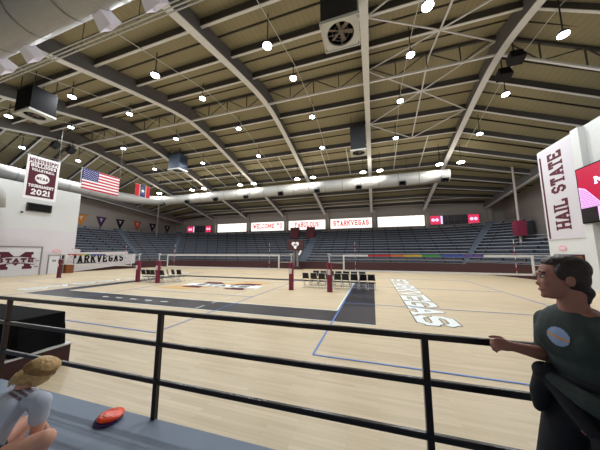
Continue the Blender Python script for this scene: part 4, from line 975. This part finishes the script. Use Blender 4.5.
class Head:
    """local frame of a head: c centre, f facing, u crown, l own left"""
    def __init__(s, c, f, u=(0,0,1)):
        s.c = V(c); s.f = V(f).normalized(); s.l = V(u).cross(s.f).normalized(); s.u = s.f.cross(s.l).normalized()
    def p(s, f, l, u): return tuple(s.c + s.f*f + s.l*l + s.u*u)
    def prims(s):
        e = lambda pos, r: ('e', s.p(*pos), r, tuple(s.f), tuple(s.u)); c_ = lambda a, ra, b_, rb: ('c', s.p(*a), ra, s.p(*b_), rb)
        return [e((-.01, 0, .026), (.09, .071, .079)), e((.022, 0, -.022), (.066, .06, .082)), e((.04, 0, -.078), (.042, .036, .03)),
                c_((.058, 0, .0), .012, (.086, 0, -.03), .0125), c_((.084, .0, -.031), .012, (.074, .0, -.037), .014), e((.072, .012, -.036), (.012, .009, .008)), e((.072, -.012, -.036), (.012, .009, .008)),
                e((.062, .034, -.02), (.02, .02, .022)), e((.062, -.034, -.02), (.02, .02, .022)),
                c_((.074, .036, .026), .008, (.083, .008, .022), .009), c_((.074, -.036, .026), .008, (.083, -.008, .022), .009),
                e((.072, 0, -.058), (.016, .025, .008)), e((.07, 0, -.069), (.015, .022, .008)), e((.07, 0, -.092), (.016, .018, .014)),
                e((-.012, .073, -.01), (.018, .009, .03)), e((-.012, -.073, -.01), (.018, .009, .03))]
    def details(s, parent):
        for k in (-1, 1):
            b = MB(); ell_mesh(b, s.p(.071, k*.031, .006), (.0105, .0135, .0068), s.f, s.u, 14, 10); ew = b.build('eye', M['eyewhite'], parent, True, True)
            b = MB(); ell_mesh(b, s.p(.0785, k*.0315, .006), (.005, .007, .007), s.f, s.u, 12, 8); b.build('iris', M['iris'], ew, True, True)
            b = MB(); b.tube([s.p(.079, k*.012, .027), s.p(.081, k*.03, .033), s.p(.066, k*.05, .026)], [.004, .0045, .003], 6); b.build('eyebrow', M['hairbrown'], parent, True, True)
        b = MB(); b.tube([s.p(.074, -.022, -.063), s.p(.085, -.008, -.06), s.p(.0865, 0, -.062), s.p(.085, .008, -.06), s.p(.074, .022, -.063)], [.002, .005, .005, .005, .002], 6); b.build('lips', M['lips'], parent, True, True)

def hand(wr, f, side, palm, curl, thumb=1, k=1.0):
    """five separate fingers: wr wrist, f along the hand, side towards the thumb, palm = palm normal (fingers bend towards it)"""
    wr, f, s, n = V(wr), V(f).normalized(), V(side).normalized(), V(palm).normalized(); out = []
    P = lambda a, b_, c_: tuple(wr + (f*a + s*b_ + n*c_)*k)
    out.append(('c', P(-.01, 0, 0), .025*k, P(.025, .004, 0), .026*k))
    for b_ in (-.026, -.009, .009, .026): out.append(('c', P(.02, b_*.6, 0), .016*k, P(.08, b_, 0), .0125*k))
    for b_, L in ((.029, .068), (.01, .078), (-.01, .073), (-.028, .057)):
        a0 = V(P(.085, b_, 0)); ang = curl*.35; p = a0; r_ = .0092*k
        for seg, fr_ in ((.44, .35), (.32, .95), (.24, 1.5)):
            d = f*math.cos(curl*fr_) + n*math.sin(curl*fr_); q = p + d*L*seg*k*1.05
            out.append(('c', tuple(p), r_, tuple(q), r_*.92)); p = q; r_ *= .92
    d0 = (f*.55 + s*.75 + n*.35).normalized(); p0 = V(P(.022, .022, .006)); p1 = p0 + d0*.042*k; p2 = p1 + (f*.85 + s*.25 + n*.4).normalized()*.032*k; p3 = p2 + (f*.9 + n*.45).normalized()*.024*k
    out += [('c', tuple(p0), .014*k, tuple(p1), .0115*k), ('c', tuple(p1), .0112*k, tuple(p2), .0098*k), ('c', tuple(p2), .0098*k, tuple(p3), .0088*k)]
    return out

# ---- woman walking along the railing
W = thing('person', (.92, 1.5, .72), 'walking person in dark green tee with black jacket tied round the waist', 'person')
tf = V((-.93, -.37, 0)).normalized(); tl = V((.37, -.93, 0)).normalized()
neck = V((.955, 1.555, 2.125)); chest = V((.965, 1.565, 1.98)); waist = V((.975, 1.57, 1.80)); hip = V((.985, 1.57, 1.64))
shR = V((.895, 1.655, 2.06)); shL = V((1.005, 1.365, 2.05)); shR = neck - tl*.125 - V((0,0,.095)); shL = neck + tl*.145 - V((0,0,.08))
elR = V((.90, 1.69, 1.84)); wrR = V((.70, 1.58, 1.90))
elL = V((1.06, 1.33, 1.81)); wrL = V((1.10, 1.18, 1.62))
hipR = hip - tl*.085; hipL = hip + tl*.085
kneR = V((.80, 1.60, 1.2)); ankR = V((.88, 1.62, .80)); kneL = V((.93, 1.36, 1.2)); ankL = V((1.16, 1.42, .83))
hd = Head((.912, 1.536, 2.275), (-.95, .28, -.03), (-.06, .02, 1))
T = lambda v: tuple(v)
body = hd.prims() + [
    ('c', T(neck - V((0,0,.05))), .058, hd.p(-.03, 0, -.07), .05), ('c', T(neck - V((0,0,.04))), .054, T(shR), .044), ('c', T(neck - V((0,0,.03))), .06, T(shL), .052),
    ('e', T(chest), (.105, .155, .15), T(tf)), ('e', T(waist), (.09, .128, .16), T(tf)), ('e', T(hip), (.105, .16, .13), T(tf)),
    ('e', T(chest + tf*.065 - tl*.07 - V((0,0,.01))), (.04, .055, .06), T(tf)), ('e', T(chest + tf*.065 + tl*.07 - V((0,0,.01))), (.04, .055, .06), T(tf)),
    ('c', T(shR), .046, T(elR), .037), ('c', T(elR), .037, mixv(elR, wrR, .3), .036), ('c', mixv(elR, wrR, .3), .036, T(wrR), .024),
    ('c', T(shL), .05, T(elL), .04), ('c', T(elL), .041, mixv(elL, wrL, .35), .04), ('c', mixv(elL, wrL, .35), .04, T(wrL), .026),
    ('c', T(hipR), .092, T(kneR), .058), ('c', T(kneR), .057, T(ankR), .038), ('c', T(hipL), .092, T(kneL), .058), ('c', T(kneL), .057, T(ankL), .038),
    ('c', T(ankR - V((-.02,0,.03))), .035, T(ankR + V((-.14,-.04,-.045))), .03), ('c', T(ankL - V((-.02,0,.03))), .035, T(ankL + V((-.13,-.05,-.07))), .03)]
fh = (wrR - elR).normalized(); fh = (fh + V((-.1, .0, .0))).normalized()
body += hand(wrR, fh, (-.1, .55, .75), V((-.25, .55, -.75)), 1.25, 1, .86)
body += hand(wrL, (-.35, -.4, -.85), (-.8, .1, .3), (.2, .9, -.3), .7, 1, .95)
blob('body', body, M['skin'], W, .0055, 4)
hd.details(W)
# hair drawn back into a low loose knot
e = lambda pos, r, up=None: ('e', hd.p(*pos), r, tuple(hd.f), tuple(hd.u))
blob('hair', [e((-.024, 0, .042), (.086, .078, .074)), e((-.04, 0, .0), (.06, .074, .076)), e((.005, 0, .078), (.062, .06, .034)), e((-.01, .062, .03), (.046, .018, .046)), e((-.01, -.062, .03), (.046, .018, .046)), e((-.055, 0, -.045), (.036, .05, .045)),
              e((-.075, 0, -.07), (.03, .034, .034)), ('c', hd.p(-.075, .01, -.075), .022, hd.p(-.07, .02, -.115), .011)], M['hairbrown'], W, .006, 5)
tee = [('e', T(neck - V((0,0,.05))), (.074, .084, .036), T(tf)), ('c', T(neck - V((0,0,.055))), .068, T(shR + tl*.012), .06), ('c', T(neck - V((0,0,.055))), .068, T(shL - tl*.01), .063),
       ('e', T(chest), (.122, .172, .165), T(tf)), ('e', T(waist + V((0,0,.05))), (.11, .148, .17), T(tf)), ('e', T(waist - V((0,0,.04))), (.112, .155, .11), T(tf)),
       ('e', T(chest + tf*.068 - tl*.07 - V((0,0,.01))), (.048, .066, .07), T(tf)), ('e', T(chest + tf*.068 + tl*.07 - V((0,0,.01))), (.048, .066, .07), T(tf)),
       ('c', T(shR), .057, mixv(shR, elR, .8), .054), ('c', T(shL), .064, mixv(shL, elL, .82), .058)]
shirt = blob('jersey', tee, M['jersey'], W, .007, 5)
# chest print laid on the jersey
from mathutils.bvhtree import BVHTree
def print_on(target, parent, centre, nrm, up, poly, m_, name, lift=.0025, sub=1):
    bm = bmesh.new(); bm.from_mesh(target.data); tree = BVHTree.FromBMesh(bm); bm.free()
    off_ = V((0,0,0)); p = target
    while p is not None: off_ += p.location; p = p.parent
    nrm = V(nrm).normalized(); r_ = V(up).cross(nrm).normalized(); u_ = nrm.cross(r_)
    mb = MB()
    for tri in poly:
        vs = []
        for a, c in tri:
            o = V(centre) + r_*a + u_*c + nrm*.25 - off_; h_ = tree.ray_cast(o, -nrm)
            if h_[0] is None: break
            vs.append(h_[0] + nrm*lift + off_)
        if len(vs) == len(tri): mb.add(vs, [tuple(range(len(vs)))])
    return mb.build(name, m_, parent)
def disc_cells(rx, ry, n=18, a0=-9, a1=9, test=lambda x, y: True):
    cells = []
    for i in range(n):
        for j in range(n):
            x0, y0 = -1+2*i/n, -1+2*j/n; x1, y1 = x0+2/n, y0+2/n; cx, cy = (x0+x1)/2, (y0+y1)/2
            if cx*cx+cy*cy < 1 and test(cx, cy): cells.append([(x0*rx, y0*ry), (x1*rx, y0*ry), (x1*rx, y1*ry), (x0*rx, y1*ry)])
    return cells
pc = chest + tf*.1 + V((0,0,.01)) + tl*.006
pr_ = print_on(shirt, W, pc, tf, (0,0,1), disc_cells(.047, .044), M['printblue'], 'chest_print')
print_on(shirt, W, pc, tf, (0,0,1), disc_cells(.045, .042, 22, test=lambda x, y: abs(y+.2*x+.05) < .12), M['printorange'], 'chest_print_band', .004)
blob('trousers', [('e', T(hip + V((0,0,.02))), (.116, .17, .14), T(tf)), ('c', T(hipR), .1, T(kneR), .072), ('c', T(kneR), .072, T(ankR + V((0,0,.03))), .06), ('c', T(hipL), .1, T(kneL), .072), ('c', T(kneL), .072, T(ankL + V((0,0,.03))), .06)], M['trouser'], W, .009, 5)
wz = 1.79
kn = V((.98,1.57,wz)) + tf*.13 - tl*.08
blob('tied_jacket', [('e', (.98, 1.57, wz), (.125, .165, .045), T(tf)), ('e', (.995, 1.575, wz-.06), (.13, .175, .075), T(tf)), ('e', T(V((1.015,1.575,wz-.17)) - tf*.03), (.11, .172, .14), T(tf)),
     ('e', T(kn), (.05, .05, .045), T(tf)), ('c', T(kn), .04, T(kn - tl*.035 + V((0,0,-.12))), .042), ('c', T(kn - tl*.035 + V((0,0,-.12))), .042, T(kn - tl*.05 + V((0,0,-.2))), .024),
     ('c', T(kn), .036, T(kn + tl*.1 + V((0,0,-.1))), .04), ('c', T(kn + tl*.1 + V((0,0,-.1))), .04, T(kn + tl*.16 + V((0,0,-.17))), .028)], M['jacket'], W, .008, 4)
blob('jacket_fold', [('c', T(kn + tl*.03 + tf*.01 - V((0,0,.01))), .028, T(kn + tl*.16 - V((0,0,.055)) - tf*.005), .04), ('c', T(kn + tl*.16 - V((0,0,.055)) - tf*.005), .04, T(kn + tl*.26 - V((0,0,.1)) - tf*.06), .04)], M['jacketlining'], W, .008, 4)
for a, d in ((ankR, -.045), (ankL, -.07)):
    blob('shoe', [('c', T(a + V((.03, .01, -.035))), .042, T(a + V((-.15, -.045, d+.005))), .036), ('e', T(a + V((-.06, -.02, -.05))), (.12, .045, .032), (-.95, -.3, 0))], M['shoe'], W, .008, 3)

# ---- girl crouching on the deck
G = thing('person', (-2.6, 1.1, .72), 'crouching blond person in heather grey tee leaning over the deck', 'person')
gf = V((.42, .9, 0)).normalized(); gr = V((.9, -.42, 0)).normalized()
gneck = V((-2.66, 1.18, 1.335)); gmid = V((-2.66, 1.06, 1.18)); ghip = V((-2.62, .93, .98))
gsR = V((-2.425, 1.18, 1.29)); gsL = V((-2.80, 1.25, 1.30))
geR = V((-2.453, 1.19, 1.085)); gwR = V((-2.555, 1.22, .92)); geL = V((-2.87, 1.34, 1.08)); gwL = V((-2.80, 1.40, .90))
ghR = ghip + gr*.085; ghL = ghip - gr*.085
gkR = V((-2.262, 1.15, 1.095)); gaR = V((-2.40, 1.06, .80)); gkL = V((-2.74, 1.24, 1.03)); gaL = V((-2.70, 1.08, .80))
gh = Head((-2.615, 1.245, 1.435), (-.12, .84, -.52), (.45, .45, .77))
gb = gh.prims() + [
    ('c', T(gneck - V((.0,.02,.02))), .052, gh.p(-.04, 0, -.06), .046), ('c', T(gneck - V((0,.02,.03))), .055, T(gsR), .046), ('c', T(gneck - V((0,.02,.03))), .055, T(gsL), .046),
    ('c', T(gneck - V((0,.06,.07))), .09, T(gmid), .1), ('c', T(gmid + gr*.045), .09, T(ghip + gr*.05), .11), ('c', T(gmid - gr*.045), .09, T(ghip - gr*.05), .11),
    ('c', T(gneck + gr*.06 - V((0,.06,.08))), .08, T(gmid + gr*.04), .085), ('c', T(gneck - gr*.06 - V((0,.06,.08))), .08, T(gmid - gr*.04), .085),
    ('c', T(gsR), .046, T(geR), .037), ('c', T(geR), .038, mixv(geR, gwR, .3), .036), ('c', mixv(geR, gwR, .3), .036, T(gwR), .024),
    ('c', T(gsL), .046, T(geL), .037), ('c', T(geL), .038, mixv(geL, gwL, .3), .036), ('c', mixv(geL, gwL, .3), .036, T(gwL), .024),
    ('c', T(ghR), .092, T(gkR), .056), ('c', T(gkR), .056, mixv(gkR, gaR, .35), .054), ('c', mixv(gkR, gaR, .35), .054, T(gaR), .036),
    ('c', T(ghL), .092, T(gkL), .056), ('c', T(gkL), .056, mixv(gkL, gaL, .35), .054), ('c', mixv(gkL, gaL, .35), .054, T(gaL), .036),
    ('c', T(gaR - V((.01,.02,.035))), .034, T(gaR + V((.09,.12,-.05))), .028), ('c', T(gaL - V((.01,.02,.035))), .034, T(gaL + V((.04,.14,-.05))), .028)]
gb += hand(gwR, (-.05, .35, -.9), (-.9, .1, 0), (-.1, -.8, -.5), .6, 1, .9) + hand(gwL, (.1, .45, -.75), (.9, .1, 0), (-.1, -.8, -.5), .6, 1, .9)
blob('body', gb, M['skinfair'], G, .006, 4)
gh.details(G)
e = lambda pos, r: ('e', gh.p(*pos), r, tuple(gh.f), tuple(gh.u))
gH = blob('hair', [e((-.025, 0, .045), (.096, .084, .08)), e((-.055, 0, .0), (.066, .082, .085)), e((.008, 0, .085), (.066, .062, .036)), e((-.005, .07, .0), (.05, .016, .07)), e((-.005, -.07, .0), (.05, .016, .07)), e((-.08, 0, -.05), (.045, .06, .05))], M['hairblond'], G, .006, 4)
b = MB(); random.seed(3)
for k in range(60):                     # drawn-back strands running to the knot
    a = -1.45 + 2.9*k/59 + random.uniform(-.03, .03); el = random.uniform(.1, 1.25)
    P = []
    for q in range(7):
        s_ = q/6; ang = a*(1-s_*.9); ph = el*(1-s_) ; x_ = .05*(1-s_) - .118*s_ - .045*math.sin(math.pi*s_); rr_ = 1.02
        P.append(gh.p(-.025 + .098*rr_*(math.cos(math.pi*(.15+.85*s_))), .086*math.sin(a)*math.sin(math.pi*(.15+.8*s_))*rr_, .045 + .084*math.cos(a)*math.sin(math.pi*(.15+.8*s_))*rr_ - .05*s_))
    b.tube(P, [.0025]+[.0055]*5+[.004], 5)
b.build('hair_strand', M['hairshade'], G, True, True)
blob('hair_bun', [e((-.11, 0, -.025), (.03, .036, .032)), e((-.112, .016, -.05), (.024, .028, .028)), ('c', gh.p(-.125, .0, -.05), .024, gh.p(-.105, .03, -.115), .008), ('c', gh.p(-.125, .0, -.05), .022, gh.p(-.11, .0, -.12), .007), ('c', gh.p(-.125, -.01, -.04), .02, gh.p(-.115, -.03, -.09), .007)], M['hairblond'], G, .005, 3)
gt = [('c', T(gneck - V((.005,.035,.035))), .066, T(gsR - gr*.005), .058), ('c', T(gneck - V((.005,.035,.035))), .066, T(gsL + gr*.005), .058),
      ('c', T(gneck - V((0,.06,.07))), .104, T(gmid), .116), ('c', T(gmid + gr*.045), .105, T(ghip + gr*.05 + V((0,0,.02))), .124), ('c', T(gmid - gr*.045), .105, T(ghip - gr*.05 + V((0,0,.02))), .124),
      ('c', T(gneck + gr*.06 - V((0,.06,.08))), .094, T(gmid + gr*.04), .1), ('c', T(gneck - gr*.06 - V((0,.06,.08))), .094, T(gmid - gr*.04), .1),
      ('c', T(gsR), .059, mixv(gsR, geR, .55), .056), ('c', T(gsL), .059, mixv(gsL, geL, .55), .056)]
gshirt = blob('tee_shirt', gt, M['greytee'], G, .007, 4)
blob('shorts', [('c', T(ghip + gr*.05), .118, T(ghip - gr*.05), .118), ('c', T(ghR), .105, mixv(ghR, gkR, .35), .092), ('c', T(ghL), .105, mixv(ghL, gkL, .35), .092)], M['shorts'], G, .008, 4)
for a, v in ((gaR, V((.1,.13,-.05))), (gaL, V((.045,.15,-.05)))):
    blob('shoe', [('c', T(a - V((.02,.03,.035))), .042, T(a + v), .034), ('e', T(a + v*.45 - V((0,0,.03))), (.12, .044, .032), T(V((v.x, v.y, 0))))], M['shoe'], G, .008, 3)
bn = V((-.0, -.62, .78)).normalized()
def bars(): 
    out = []
    for row, (yy, wd_) in enumerate(((.03, .15), (.0, .14), (-.03, .12))):
        x = -wd_/2
        while x < wd_/2:
            L = .011
            for i in range(2): out.append([(x+i*L/2, yy-.009), (x+(i+1)*L/2-.001, yy-.009), (x+(i+1)*L/2-.001, yy+.009), (x+i*L/2, yy+.009)])
            x += L + .004
    return out
print_on(gshirt, G, gneck + V((.085, -.035, .0)), bn, V((.1,.78,.62)), bars(), M['teeprint'], 'back_print')
